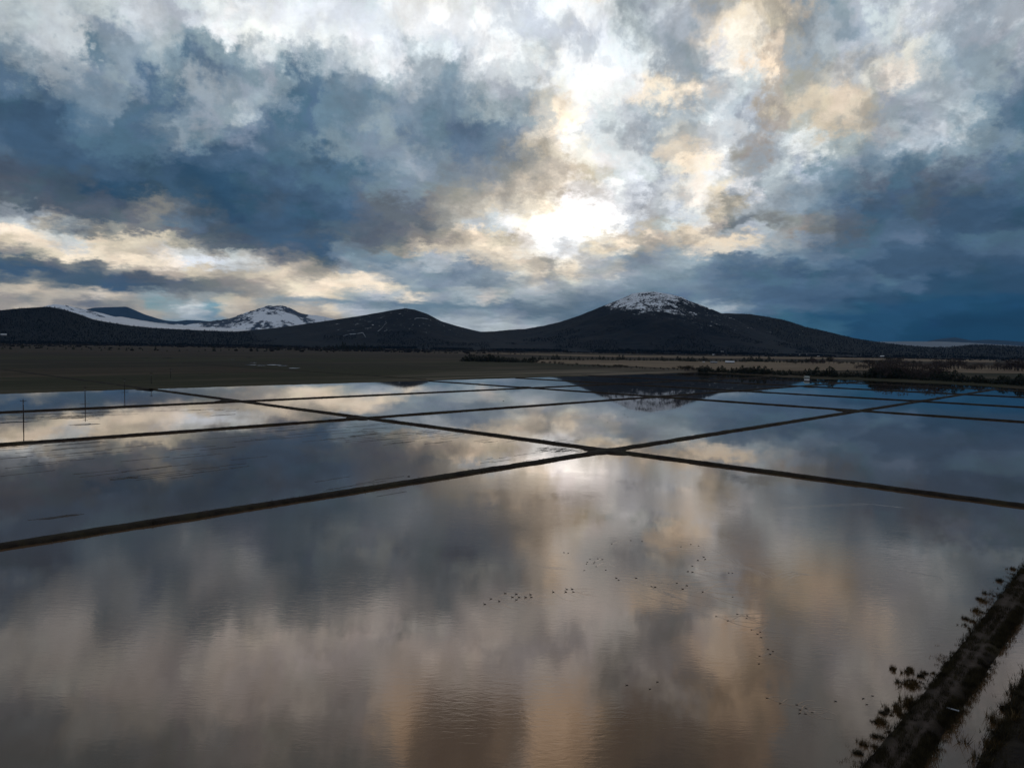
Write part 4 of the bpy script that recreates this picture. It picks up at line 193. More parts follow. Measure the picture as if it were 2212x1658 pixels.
# torn cloudlets with firm edges drift under the brighter stretches
n5 = W.noise(W.vmath('ADD', flat, (3.7, 2.9, 7.7)), 13.0, 10, 0.62, 0.2)
n6 = W.noise(W.vmath('ADD', flat, (6.1, 0.4, 5.2)), 34.0, 8, 0.62, 0.2)
torn = W.math('MAXIMUM', W.ramp01(n5['Fac'], 0.47, 0.58), W.math('MULTIPLY', W.ramp01(n6['Fac'], 0.50, 0.62), 0.35))
tamp = W.math('MULTIPLY', W.ramp01(glow.outputs[0], 0.12, 0.60, 0.35, 1.0), W.ramp01(azw, -12.0, 8.0, 0.50, 1.0))
deck = W.mix(W.math('MULTIPLY', torn, W.math('MULTIPLY', tamp, 0.9)), W.vmath('SCALE', deck, 1.10), W.vmath('MULTIPLY', deck, (0.66, 0.685, 0.725)))
# the hidden sun brightens the cloud round it
sd = (math.sin(R(SUN_BEARING)) * math.cos(R(SUN_EL)), math.cos(R(SUN_BEARING)) * math.cos(R(SUN_EL)), math.sin(R(SUN_EL)))
dotn = W.node('ShaderNodeVectorMath', operation='DOT_PRODUCT'); W.l.new(D, dotn.inputs[0]); dotn.inputs[1].default_value = sd
halo = W.math('POWER', W.math('MAXIMUM', dotn.outputs['Value'], 0.0), 160.0)
halo = W.math('MULTIPLY', halo, W.ramp01(n3['Fac'], 0.25, 0.75, 0.5, 1.3))
deck = W.vmath('ADD', deck, W.vmath('SCALE', W.comb(0.20, 0.165, 0.12), halo))
# the same kind of broken cloud all round, beyond the stretch described above
n4 = W.noise(W.vmath('ADD', flat, (9.1, 4.4, 0.3)), 3.2, 10, 0.6, 0.2)
rest = W.cramp(n4['Fac'], [(0.30, (0.06, 0.09, 0.14)), (0.45, (0.14, 0.18, 0.25)), (0.55, (0.34, 0.37, 0.42)), (0.68, (0.72, 0.73, 0.74))])
gap = W.ramp01(n4['Fac'], 0.62, 0.80)
rest = W.mix(W.math('MULTIPLY', gap, 0.6), rest, W.vmath('SCALE', air.outputs[0], SKY_STRENGTH))
beyond = W.math('MAXIMUM', W.ramp01(W.math('ABSOLUTE', azw), 36.0, 58.0), W.ramp01(elw, 33.0, 46.0))
deck = W.mix(beyond, deck, rest)
W.l.new(W.vmath('SCALE', deck, 1.0 / SKY_STRENGTH), bg.inputs['Color'])

# ------------------------------------------------------------------ mesh helpers
def tag(o, label=None, cat=None, group=None, kind=None):
    for k, v in (('label', label), ('category', cat), ('group', group), ('kind', kind)):
        if v: o[k] = v
    return o

def mesh_np(name, V, F, mat=None, smooth=False, attrs=None):
    """V (n,3) array, F list/array of equal-length faces, or list of such arrays."""
    me = bpy.data.meshes.new(name)
    Fs = F if isinstance(F, list) else [F]
    V = np.asarray(V, dtype=np.float32)
    loops = np.concatenate([f.reshape(-1) for f in Fs]).astype(np.int32)
    tot = np.concatenate([np.full(len(f), f.shape[1], np.int32) for f in Fs])
    start = np.concatenate([[0], np.cumsum(tot)[:-1]]).astype(np.int32)
    me.vertices.add(len(V)); me.vertices.foreach_set('co', V.reshape(-1))
    me.loops.add(len(loops)); me.loops.foreach_set('vertex_index', loops)
    me.polygons.add(len(tot)); me.polygons.foreach_set('loop_start', start)
    try: me.polygons.foreach_set('loop_total', tot)
    except Exception: pass
    me.polygons.foreach_set('use_smooth', np.full(len(tot), smooth, bool))
    for k, a in (attrs or {}).items():
        at = me.attributes.new(k, 'FLOAT', 'POINT'); at.data.foreach_set('value', np.asarray(a, np.float32))
    me.update(calc_edges=True); me.validate()
    if mat: me.materials.append(mat)
    return me

def obj(name, me, parent=None, loc=None):
    o = bpy.data.objects.new(name, me); COL.objects.link(o)
    if parent: o.parent = parent
    if loc: o.location = loc
    return o

def empty(name, loc, rz=0.0):
    o = bpy.data.objects.new(name, None); COL.objects.link(o); o.location = loc; o.rotation_euler = (0, 0, rz)
    o.empty_display_size = 0.5; return o

def grid_faces(nu, nv):
    i = np.arange(nu * nv).reshape(nu, nv)
    return np.stack([i[:-1, :-1], i[1:, :-1], i[1:, 1:], i[:-1, 1:]], -1).reshape(-1, 4)

def vnoise(x, y, seed=0):
    """smooth value noise in numpy"""
    def h(i, j):
        n = (i.astype(np.int64) * 374761393 + j.astype(np.int64) * 668265263 + seed * 982451653) & 0x7fffffff
        n = ((n ^ (n >> 13)) * 1274126177) & 0x7fffffff
        return ((n ^ (n >> 16)) & 0xffff) / 65535.0
    xi, yi = np.floor(x), np.floor(y); fx, fy = x - xi, y - yi
    fx = fx * fx * (3 - 2 * fx); fy = fy * fy * (3 - 2 * fy)
    return (h(xi, yi) * (1 - fx) + h(xi + 1, yi) * fx) * (1 - fy) + (h(xi, yi + 1) * (1 - fx) + h(xi + 1, yi + 1) * fx) * fy
def fbm(x, y, oct=4, seed=0):
    a, s, t = 0.5, 0, 0
    for k in range(oct):
        s = s + a * vnoise(x, y, seed + k); t += a; x, y, a = x * 2.03, y * 2.03, a * 0.5
    return s / t - 0.5
def ss(a, b, x):
    t = np.clip((x - a) / (b - a), 0, 1); return t * t * (3 - 2 * t)

class MB:
    """collects boxes, tubes and blades into one mesh"""
    def __init__(self): self.v = []; self.f = []
    def add(self, V, F):
        b = len(self.v); self.v += [tuple(p) for p in V]; self.f += [tuple(i + b for i in q) for q in F]
    def box(self, c, s, rz=0.0):
        cx, cy, cz = c; a, b = math.cos(rz), math.sin(rz); V = []
        for z in (-1, 1):
            for x, y in ((-1, -1), (1, -1), (1, 1), (-1, 1)):
                X, Y = x * s[0] / 2, y * s[1] / 2; V.append((cx + X * a - Y * b, cy + X * b + Y * a, cz + z * s[2] / 2))
        self.add(V, [(3, 2, 1, 0), (4, 5, 6, 7), (0, 1, 5, 4), (1, 2, 6, 5), (2, 3, 7, 6), (3, 0, 4, 7)])
    def tube(self, pts, rad, n=6):
        pts = [Vector(p) for p in pts]; V = []; F = []
        for i, p in enumerate(pts):
            t = (pts[min(i + 1, len(pts) - 1)] - pts[max(i - 1, 0)]).normalized()
            a = t.orthogonal().normalized() if abs(t.z) < 0.95 else Vector((1, 0, 0))
            if abs(t.z) < 0.95: a = t.cross(Vector((0, 0, 1))).normalized()
            b = t.cross(a).normalized(); r = rad[i] if hasattr(rad, '__len__') else rad
            ra, rb = r if hasattr(r, '__len__') else (r, r)
            for k in range(n):
                w = 2 * math.pi * k / n; V.append(p + a * math.cos(w) * ra + b * math.sin(w) * rb)
        for i in range(len(pts) - 1):
            for k in range(n):
                F.append((i * n + k, i * n + (k + 1) % n, (i + 1) * n + (k + 1) % n, (i + 1) * n + k))
        F.append(tuple(range(n - 1, -1, -1))); F.append(tuple((len(pts) - 1) * n + k for k in range(n)))
        self.add(V, F)
    def mesh(self, name, mat, smooth=False):
        me = bpy.data.meshes.new(name); me.from_pydata(self.v, [], self.f); me.update()
        me.materials.append(mat)
        if smooth: me.polygons.foreach_set('use_smooth', [True] * len(me.polygons))
        return me

# ------------------------------------------------------------------ materials
def material(name):
    m = bpy.data.materials.new(name); m.use_nodes = True; t = NT(m.node_tree)
    return m, t, t.n['Principled BSDF']
def plain(name, c, rough=0.8, var=0.25, scale=2.0, spec=0.3, metal=0.0):
    m, t, p = material(name)
    co = t.node('ShaderNodeTexCoord').outputs['Object']; n = t.noise(co, scale, 5)
    lo = tuple(x * (1 - var) for x in c); hi = tuple(min(1, x * (1 + var)) for x in c)
    t.l.new(t.mix(t.ramp01(n['Fac'], 0.3, 0.7), lo, hi), p.inputs['Base Color'])
    p.inputs['Roughness'].default_value = rough; p.inputs['Specular IOR Level'].default_value = spec; p.inputs['Metallic'].default_value = metal
    return m

# muddy flood water
M_water, t, p = material('flood_water')
co = t.node('ShaderNodeTexCoord').outputs['Object']
silt = t.noise(co, 0.012, 4)
pond_dist = t.node('ShaderNodeVectorMath', operation='DISTANCE'); t.l.new(co, pond_dist.inputs[0]); pond_dist.inputs[1].default_value = (0, 150, 0)
t.l.new(t.mix(t.ramp01(pond_dist.outputs['Value'], 330.0, 700.0), t.mix(t.ramp01(silt['Fac'], 0.3, 0.7), WATER_A, WATER_B), (0.026, 0.021, 0.018)), p.inputs['Base Color'])      # near ponds full of silt; the far ones painted darker to deepen their reflections
p.inputs['IOR'].default_value = WATER_IOR; p.inputs['Specular Tint'].default_value = tuple(WATER_TINT) + (1.0,); p.inputs['Specular IOR Level'].default_value = 0.5
# the nearest pond is stirred by a light breeze and by the birds; the ponds behind lie calm
dist_ = t.node('ShaderNodeVectorMath', operation='DISTANCE'); t.l.new(co, dist_.inputs[0]); dist_.inputs[1].default_value = (35, 150, 0)
breeze = t.ramp01(dist_.outputs['Value'], 60.0, 190.0, 1.0, 0.10)
rip_mask = t.math('MULTIPLY', t.ramp01(t.noise(co, 0.020, 4, 0.62)['Fac'], 0.36, 0.62), breeze)
rot = t.node('ShaderNodeMapping'); t.l.new(co, rot.inputs[0]); rot.inputs['Rotation'].default_value = (0, 0, R(25)); rot.inputs['Scale'].default_value = (0.55, 1.5, 1)
rip = t.noise(rot.outputs[0], 0.9, 3, 0.55, 0.8)['Fac']
swell = t.noise(co, 0.10, 2, 0.4)['Fac']
h1 = t.math('MULTIPLY', t.math('MULTIPLY', rip, rip_mask), RIPPLE)
h2 = t.math('MULTIPLY', swell, SWELL)
b = t.node('ShaderNodeBump'); b.inputs['Strength'].default_value = 1.0; b.inputs['Distance'].default_value = 1.0
t.l.new(t.math('ADD', h1, h2), b.inputs['Height']); t.l.new(b.outputs[0], p.inputs['Normal'])
t.l.new(t.ramp01(rip_mask, 0, 1, WATER_R0, WATER_R1), p.inputs['Roughness'])

# earth of the levees, with dead grass
def earth(name, ca, cb, cg, scale=0.35):
    m, t, p = material(name)
    co = t.node('ShaderNodeTexCoord').outputs['Object']
    n = t.noise(co, scale, 7, 0.62); g_ = t.noise(co, scale * 0.25, 5, 0.6)
    base = t.mix(t.ramp01(n['Fac'], 0.3, 0.7), ca, cb)
    base = t.mix(t.ramp01(g_['Fac'], 0.45, 0.65), base, cg)
    t.l.new(base, p.inputs['Base Color']); p.inputs['Roughness'].default_value = 0.95; p.inputs['Specular IOR Level'].default_value = 0.12
    b = t.node('ShaderNodeBump'); b.inputs['Strength'].default_value = 0.8; b.inputs['Distance'].default_value = 0.25
    t.l.new(t.noise(co, 2.2, 6, 0.65)['Fac'], b.inputs['Height']); t.l.new(b.outputs[0], p.inputs['Normal'])
    return m, t, p, base
M_levee = earth('levee_earth', (0.014, 0.0105, 0.008), (0.032, 0.023, 0.017), (0.034, 0.028, 0.015))[0]
M_road, t, p, base = earth('levee_track', (0.014, 0.010, 0.007), (0.034, 0.024, 0.016), (0.032, 0.025, 0.012))
at = t.node('ShaderNodeAttribute', attribute_name='track')
tr = t.noise(t.node('ShaderNodeTexCoord').outputs['Object'], 0.9, 6, 0.65)
t.l.new(t.mix(t.math('MULTIPLY', at.outputs['Fac'], t.ramp01(tr['Fac'], 0.3, 0.6, 0.35, 1.0)), base, (0.080, 0.060, 0.048)), p.inputs['Base Color'])
M_mud = plain('wet_mud', (0.020, 0.015, 0.011), 0.45, 0.4, 1.0, 0.4)
M_ground = plain('plain_earth', (0.050, 0.040, 0.030), 0.95, 0.4, 0.004, 0.1)

# the wide field beyond the ponds: winter wheat, stubble, dead grass, in streaks along the field direction
M_field, t, p = material('field_growth')
co = t.node('ShaderNodeTexCoord').outputs['Object']
rot = t.node('ShaderNodeMapping'); t.l.new(co, rot.inputs[0]); rot.inputs['Rotation'].default_value = (0, 0, R(-47))
x_, y_, z_ = t.sep(rot.outputs[0])                     # x_ along the levees, y_ away from the ponds
streak = t.noise(t.comb(t.math('MULTIPLY', x_, 0.0022), t.math('MULTIPLY', y_, 0.014)), 1.0, 7, 0.62)
big = t.noise(co, 0.0011, 5, 0.55)
far = t.math('ADD', t.vmath('LENGTH', co), t.math('MULTIPLY', t.math('SUBTRACT', big['Fac'], 0.5), 1400.0))
len_ = t.node('ShaderNodeVectorMath', operation='LENGTH'); t.l.new(co, len_.inputs[0])
far = t.math('ADD', len_.outputs['Value'], t.math('MULTIPLY', t.math('SUBTRACT', big['Fac'], 0.5), 1500.0))
zone = t.cramp(t.math('DIVIDE', far, 7000.0), [(0.0, (0.020, 0.021, 0.006)), (0.17, (0.026, 0.024, 0.007)), (0.21, (0.022, 0.017, 0.008)), (0.27, (0.028, 0.026, 0.008)), (0.34, (0.026, 0.016, 0.010)), (0.60, (0.050, 0.032, 0.020)), (0.85, (0.06, 0.040, 0.028))])
parcel = t.node('ShaderNodeTexWhiteNoise', noise_dimensions='2D')
t.l.new(t.comb(t.math('FLOOR', t.math('DIVIDE', t.math('ADD', x_, t.math('MULTIPLY', streak['Fac'], 60.0)), 620.0)), t.math('FLOOR', t.math('DIVIDE', t.math('ADD', y_, t.math('MULTIPLY', big['Fac'], 120.0)), 260.0))), parcel.inputs['Vector'])
zone = t.mix(t.math('MULTIPLY', parcel.outputs['Value'], 0.55), zone, (0.034, 0.034, 0.008))
zone = t.mix(t.ramp01(parcel.outputs['Value'], 0.75, 0.78, 0.0, 0.65), zone, (0.045, 0.027, 0.015))
fine_ = t.noise(co, 0.05, 6, 0.7)
zone = t.mix(t.ramp01(fine_['Fac'], 0.35, 0.7, 0.0, 0.6), zone, t.vmath('SCALE', zone, 0.45))
dry = t.ramp01(streak['Fac'], 0.52, 0.66, 0.0, 0.7)
colr = t.mix(dry, zone, (0.080, 0.058, 0.034))
edge_at = t.node('ShaderNodeAttribute', attribute_name='margin')
colr = t.mix(t.math('MULTIPLY', edge_at.outputs['Fac'], t.ramp01(streak['Fac'], 0.36, 0.60)), colr, (0.17, 0.135, 0.095))
t.l.new(colr, p.inputs['Base Color']); p.inputs['Roughness'].default_value = 0.95; p.inputs['Specular IOR Level'].default_value = 0.1

M_tan, t, p = material('dry_grass')
co = t.node('ShaderNodeTexCoord').outputs['Object']
n = t.noise(co, 0.010, 8, 0.65); n2 = t.noise(co, 0.0025, 4, 0.5)
c = t.mix(t.ramp01(n['Fac'], 0.3, 0.7), (0.13, 0.092, 0.055), (0.24, 0.175, 0.11))
c = t.mix(t.ramp01(n2['Fac'], 0.5, 0.7, 0, 0.7), c, (0.10, 0.066, 0.045))
t.l.new(c, p.inputs['Base Color']); p.inputs['Roughness'].default_value = 0.95; p.inputs['Specular IOR Level'].default_value = 0.1

def hill_mat(name, dark, warm, snow_scale, thr0=0.74, thr1=0.32, soft=0.035, snowc=(0.72, 0.76, 0.80)):
    m, t, p = material(name)
    co = t.node('ShaderNodeTexCoord').outputs['Object']
    n = t.noise(co, 0.004, 8, 0.62)
    c = t.mix(t.ramp01(n['Fac'], 0.35, 0.68), dark, warm)
    n2 = t.noise(co, 0.03, 5, 0.6)
    c = t.mix(t.ramp01(n2['Fac'], 0.45, 0.6, 0, 0.5), c, tuple(x * 0.6 for x in dark))
    at = t.node('ShaderNodeAttribute', attribute_name='snow')
    sa = t.noise(co, snow_scale, 5, 0.68); sb_ = t.noise(co, snow_scale * 0.24, 4, 0.6)
    sfac = t.math('ADD', t.math('MULTIPLY', sa['Fac'], 0.52), t.math('MULTIPLY', sb_['Fac'], 0.48))
    thr = t.math('ADD', thr0, t.math('MULTIPLY', at.outputs['Fac'], thr1 - thr0))
    msk = t.ramp01(t.math('SUBTRACT', sfac, thr), -soft, soft)
    c = t.mix(msk, c, snowc)
    t.l.new(c, p.inputs['Base Color']); p.inputs['Roughness'].default_value = 0.9; p.inputs['Specular IOR Level'].default_value = 0.1
    return m
M_hill = hill_mat('hill_scrub', (0.007, 0.0112, 0.0155), (0.016, 0.017, 0.019), 0.045)
M_wood = hill_mat('hill_woods', (0.006, 0.0085, 0.0095), (0.009, 0.011, 0.0115), 0.045)
M_peak = hill_mat('mountain_snow', (0.04, 0.052, 0.07), (0.065, 0.07, 0.08), 0.0075, 0.76, 0.32, 0.04, (0.80, 0.83, 0.86))
M_blue = hill_mat('far_ridge', (0.020, 0.050, 0.085), (0.030, 0.065, 0.10), 0.004)  # blue of the distance haze is put into the ridges' base colour
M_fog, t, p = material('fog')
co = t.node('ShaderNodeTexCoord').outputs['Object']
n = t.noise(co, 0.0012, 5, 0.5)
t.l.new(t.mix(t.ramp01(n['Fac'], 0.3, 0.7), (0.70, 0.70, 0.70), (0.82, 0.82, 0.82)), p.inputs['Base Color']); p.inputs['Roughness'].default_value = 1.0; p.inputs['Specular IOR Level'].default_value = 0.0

M_fog_shade, t, p = material('fog_painted_shade')
p.inputs['Base Color'].default_value = (0.22, 0.25, 0.28, 1); p.inputs['Roughness'].default_value = 1.0; p.inputs['Specular IOR Level'].default_value = 0.0  # shade under the dark cloud is put into this darker fog colour

M_bark = plain('bark', (0.045, 0.034, 0.027), 0.9, 0.3, 4)
M_ever = plain('evergreen_needles', (0.020, 0.027, 0.017), 0.9, 0.45, 0.6, 0.1)
M_twig = plain('bare_twigs', (0.060, 0.045, 0.038), 0.9, 0.35, 0.6, 0.1)
M_scrub = plain('scrub_leaves', (0.036, 0.032, 0.020), 0.9, 0.4, 0.8, 0.1)
M_forest = plain('forest_needles', (0.005, 0.0075, 0.0085), 0.95, 0.2, 0.01, 0.05)
M_grass = plain('dead_grass', (0.034, 0.027, 0.013), 0.9, 0.55, 0.7, 0.1)
M_reed = plain('dry_reed', (0.085, 0.052, 0.018), 0.9, 0.5, 1.5, 0.1)
M_duck = plain('dark_feathers', (0.022, 0.019, 0.017), 0.7, 0.4, 6.0)
M_pole = plain('weathered_pole', (0.045, 0.036, 0.030), 0.85, 0.3, 2)
M_steel = plain('galvanised_steel', (0.30, 0.32, 0.34), 0.5, 0.1, 1.0, 0.5)
M_white = plain('white_paint', (0.75, 0.77, 0.78), 0.5, 0.08, 0.6)
M_pale = plain('pale_green_paint', (0.36, 0.41, 0.39), 0.6, 0.12, 0.6)
M_wall = plain('farm_wall', (0.16, 0.16, 0.16), 0.8, 0.2, 0.6)
M_roof = plain('pale_roof', (0.66, 0.68, 0.70), 0.5, 0.1, 0.4)
M_roof2 = plain('grey_roof', (0.24, 0.25, 0.26), 0.6, 0.15, 0.4)
M_glass = plain('dark_window', (0.02, 0.022, 0.026), 0.15, 0.1, 1.0, 0.5)
M_wake = M_water

# ------------------------------------------------------------------ setting: ground, water, fields
th = np.linspace(0, 2 * np.pi, 97)[:-1]; rr = np.array([0.5, 200, 600, 1500, 4000, 9000, 18000, 30500])
V = np.array([(r_ * np.cos(a), r_ * np.sin(a), -0.5) for r_ in rr for a in th])
i = np.arange(len(V)).reshape(len(rr), 96); j = np.roll(i, -1, 1)
F = np.stack([i[:-1], i[1:], j[1:], j[:-1]], -1).reshape(-1, 4)
tag(obj('ground', mesh_np('ground', V, [F, i[0][None, :]], M_ground)), 'flat dark earth of the wide valley floor', kind='structure')

xs_, ys_ = np.linspace(-2000, 1600, 37), np.linspace(-900, 1500, 25)
X, Y = np.meshgrid(xs_, ys_, indexing='ij')
tag(obj('water', mesh_np('water', np.stack([X, Y, 0 * X], -1).reshape(-1, 3), grid_faces(37, 25), M_water)), 'still brown flood water mirroring the evening clouds', kind='structure')

def ray_hit(bearing, line):
    dx, dy = math.sin(bearing), math.cos(bearing); best = None
    for (x1, y1), (x2, y2) in zip(line[:-1], line[1:]):
        ex, ey = x2 - x1, y2 - y1; den = dx * ey - dy * ex
        if abs(den) < 1e-9: continue
        tt = (x1 * ey - y1 * ex) / den; s = (x1 * dy - y1 * dx) / den
        if tt > 0 and -1e-6 <= s <= 1 + 1e-6 and (best is None or tt < best): best = tt
    return best
shore = SHORE_LEFT + SHORE_RIGHT
bear = np.concatenate([np.arange(-100, -36, 2.0), np.arange(-36, 36, 0.12), np.arange(36, 86, 2.0)])
rows = []; mar = []
for bd in bear:
    r0 = ray_hit(R(bd), shore)
    if r0 is None: r0 = 1700.0
    wob = float(fbm(np.array([bd * 3.1]), np.array([0.0]), 4, 3)[0]) * 0.010 * r0
    r0 += wob
    k = np.linspace(0, 1, 34); rad = r0 * (13000 / r0) ** k
    rad = np.concatenate([[r0, r0 + 3.0, r0 + 6.0], rad[1:]]); z = np.full(len(rad), 0.6); z[0] = -0.3; z[1] = 0.45
    x = rad * math.sin(R(bd)); y = rad * math.cos(R(bd))
    z = z + (rad > r0 + 5) * fbm(x * 0.01, y * 0.01, 3, 5) * 0.35
    rows.append(np.stack([x, y, z], -1))
    right = ss(-14, 2, bd) * (1 - ss(12.5, 14.5, bd))
    mar.append((0.30 + 0.70 * right) * (1 - ss(30, 110 + 420 * right, rad - r0)) * (bd < 14))
V = np.array(rows); M = np.array(mar)
tag(obj('field', mesh_np('field', V.reshape(-1, 3), grid_faces(V.shape[0], V.shape[1])[:, ::-1], M_field, True, {'margin': M.reshape(-1)})),
    'dark olive and brown farm field stretching to the hills', kind='structure')

def poly_sheet(name, pts, z, mat, label):
    bm = bmesh.new(); vs = [bm.verts.new((x, y, z)) for x, y in pts]; f = bm.faces.new(vs)
    if f.normal.z < 0: f.normal_flip()
    bmesh.ops.triangulate(bm, faces=bm.faces[:]); me = bpy.data.meshes.new(name); bm.to_mesh(me); bm.free(); me.materials.append(mat)
    for q in me.polygons:
        pass
    return tag(obj(name, me), label, kind='structure')
def ragged(pts, amp):
    o = []
    for k, (x, y) in enumerate(pts):
        x2, y2 = pts[(k + 1) % len(pts)]; n = 14
        for q in range(n):
            f = q / n; px, py = x + (x2 - x) * f, y + (y2 - y) * f; d = 1 + amp * (rnd.random() - 0.5)
            o.append((px * d, py * d))
    return o
poly_sheet('grass_field', ragged(TAN_NEAR, 0.006), 1.15, M_tan, 'tan strip of dry grass field below the snowy hill')
poly_sheet('grass_field', ragged(TAN_FAR, 0.010), 1.30, M_tan, 'thin far reddish strip of dry grass at the foot of the hills')

for k, (x, y, w) in enumerate(PUDDLES):
    n = 22; pts = []
    for q in range(n):
        a = 2 * math.pi * q / n; rr_ = 1 + 0.5 * (rnd.random() - 0.5)
        pts.append((x + math.cos(a) * w * 0.5 * rr_, y + math.sin(a) * w * 0.62 * rr_))
    poly_sheet('puddle', pts, 1.0, M_water, 'small bright puddle of rain water in the dark far field')['group'] = 'puddles in the far field'

# ------------------------------------------------------------------ levees between the ponds
def levee(name, a, b, width, height, mat, label, step=1.5, ruts=False, seed=0, edge=0.85, z0=-0.35):
    a = np.array(a, float); b = np.array(b, float); L = np.linalg.norm(b - a); n = max(8, int(L / step))
    d = (b - a) / L; nn = np.array([-d[1], d[0]])
    s = np.linspace(0, L, n + 1)
    if ruts: off = np.array([-0.5, -0.43, -0.34, -0.25, -0.17, -0.11, -0.03, 0.03, 0.11, 0.17, 0.25, 0.34, 0.43, 0.5]); prof = np.array([0, .5, .85, .97, 1, .9, .98, .98, .9, 1, .97, .85, .5, 0]); trk = np.array([0, 0, 0, .3, .8, 1, .45, .45, 1, .8, .3, 0, 0, 0])
    else: off = np.array([-0.5, -0.40, -0.28, -0.12, 0.0, 0.12, 0.28, 0.40, 0.5]); prof = np.array([0, .45, .85, 1, 1.0, 1, .85, .45, 0]); trk = np.zeros(9)
    S, O = np.meshgrid(s, off, indexing='ij')
    wid = width * (1 + edge * fbm(S * 0.16, np.sign(O) * 7.3 + 0 * S, 4, seed))
    meander = 0.9 * fbm(S * 0.012, 0 * S, 3, seed + 5)
    P = a[None, None] + d[None, None] * S[..., None] + nn[None, None] * (O * wid + meander)[..., None]
    Z = z0 + prof[None] * (height - z0) * (1 + 0.30 * fbm(S * 0.10, O * 3 + seed, 3, seed + 9)) + prof[None] * 0.28 * fbm(S * 0.7, O * 9, 4, seed + 2)
    V = np.concatenate([P, Z[..., None]], -1).reshape(-1, 3)
    me = mesh_np(name, V, grid_faces(*S.shape)[:, ::-1], mat, True, {'track': np.broadcast_to(trk[None], S.shape).reshape(-1)})
    o = tag(obj(name, me), label, kind='structure')
    return o
def at_(p, deg, t): return (p[0] + math.cos(R(deg)) * t, p[1] + math.sin(R(deg)) * t)
AX = 47.2; BX = 136.6
A = [((-54, 216), -260, 985, 5.6, .85, 'long muddy levee crossing the nearest open pond corner to corner'),
     ((-94, 436), -340, 905, 5.0, .8, 'second muddy levee from the front, rising to the right'),
     ((-151, 606), -420, 850, 5.0, .8, 'third muddy levee from the front, below the dark field')]
for k, (p0, t0, t1, w, h, lab) in enumerate(A): levee('levee', at_(p0, AX, t0), at_(p0, AX, t1), w, h, M_levee, lab, seed=20 + k)
B_ = [((47, 316), -420, 505, 5.6, .85, 'muddy levee running from the right edge to the far left field'),
      ((131, 685), -560, 318, 5.2, .8, 'muddy levee crossing behind the middle of the ponds'),
      ((260, 788), -420, 350, 5.2, .8, 'far muddy levee crossing the right hand ponds'),
      ((367, 924), -420, 355, 5.2, .8, 'farther muddy levee near the right hand shore'),
      ((455, 1060), -360, 320, 5.2, .7, 'farthest thin levee before the tree lined shore')]
for k, (p0, t0, t1, w, h, lab) in enumerate(B_): levee('levee', at_(p0, BX, t0), at_(p0, BX, t1), w, h, M_levee, lab, seed=40 + k)
# field tracks that carry two of the levees on into the dark field
levee('farm_track', (-322, 660), (-760, 1075), 7, 1.25, M_levee, 'dark farm track running on into the left field', 4, seed=61, z0=0.3)
levee('farm_track', (-110, 930), (-640, 1440), 6, 1.2, M_levee, 'thin farm track in the middle of the dark field', 5, seed=62, z0=0.3)
# worn earth pads where the levees cross
for k, (x, y, r_) in enumerate([(41, 318, 9.5), (-92, 440, 7), (-212, 551, 7), (253, 556, 7), (131, 682, 6), (15, 800, 6), (375, 684, 7), (263, 790, 6), (-330, 668, 7), (367, 912, 6)]):
    n = 28; ring = [(1.15, -0.3), (0.9, 0.45), (0.6, 0.80), (0.25, 0.88)]; V = []
    for f, z in ring:
        for q in range(n):
            a = 2 * math.pi * q / n; sq = 1.0 + 0.38 * math.cos(4 * (a - R(AX))) + 0.16 * (rnd.random() - 0.5)
            V.append((x + math.cos(a) * r_ * f * sq, y + math.sin(a) * r_ * f * sq, z + 0.06 * rnd.random()))
    V.append((x, y, 0.9)); i = np.arange(4 * n).reshape(4, n); j = np.roll(i, -1, 1)
    F4 = np.stack([i[:-1], j[:-1], j[1:], i[1:]], -1).reshape(-1, 4); F3 = np.stack([i[3], j[3], np.full(n, 4 * n)], -1)
    tag(obj('earth_pad', mesh_np('earth_pad', V, [F4, F3], M_levee, True)), 'worn earth pad where two levees cross', group='levee crossings', kind='structure')

# near levee with a dirt track, the ditch and the weedy bank at the lower right
near_dir = (math.cos(R(47.6)), math.sin(R(47.6)))
nA = (66, 103.0); w_near = NEAR_W
levee('levee', (nA[0] - near_dir[0] * 75 + NEAR_OFF * near_dir[1], nA[1] - near_dir[1] * 75 - NEAR_OFF * near_dir[0]), (nA[0] + near_dir[0] * 260 + NEAR_OFF * near_dir[1], nA[1] + near_dir[1] * 260 - NEAR_OFF * near_dir[0]), w_near, 1.0, M_road, 'near levee with a rutted dirt track and dead grass at lower right', 0.5, True, 71, 0.28)
bank_off = NEAR_OFF + BANK_OFF
levee('bank', (nA[0] - near_dir[0] * 75 + bank_off * near_dir[1], nA[1] - near_dir[1] * 75 - bank_off * near_dir[0]), (nA[0] + near_dir[0] * 260 + bank_off * near_dir[1], nA[1] + near_dir[1] * 260 - bank_off * near_dir[0]), 14, 1.3, M_levee, 'weedy dark bank beyond the ditch in the lower right corner', 0.5, False, 72, 0.22)

# mud ridges showing through the shallow water
V = []; F = []
for x, y, L, w in MUD:
    n = 12; ang = R(AX + rnd.uniform(-5, 5)); ca, sa = math.cos(ang), math.sin(ang); base = len(V)
    off = [rnd.uniform(-1, 1) for _ in range(n + 1)]; wv = [rnd.uniform(0.35, 1.0) for _ in range(n + 1)]
    for q in range(n + 1):
        s = (q / n - 0.5) * L; ww = w * math.sin(math.pi * min(max(q / n, 0.04), 0.96)) ** 0.6 * wv[q]; o_ = off[q] * w * 0.5
        for side_, z in ((-1, -0.03), (-0.4, 0.05), (0.4, 0.06), (1, -0.03)):
            u_, v_ = s, o_ + side_ * ww * 0.5
            V.append((x + u_ * ca - v_ * sa, y + u_ * sa + v_ * ca, z * (0.7 + 0.6 * rnd.random())))
    for q in range(n):
        for c in range(3): F.append((base + q * 4 + c, base + (q + 1) * 4 + c, base + (q + 1) * 4 + c + 1, base + q * 4 + c + 1))
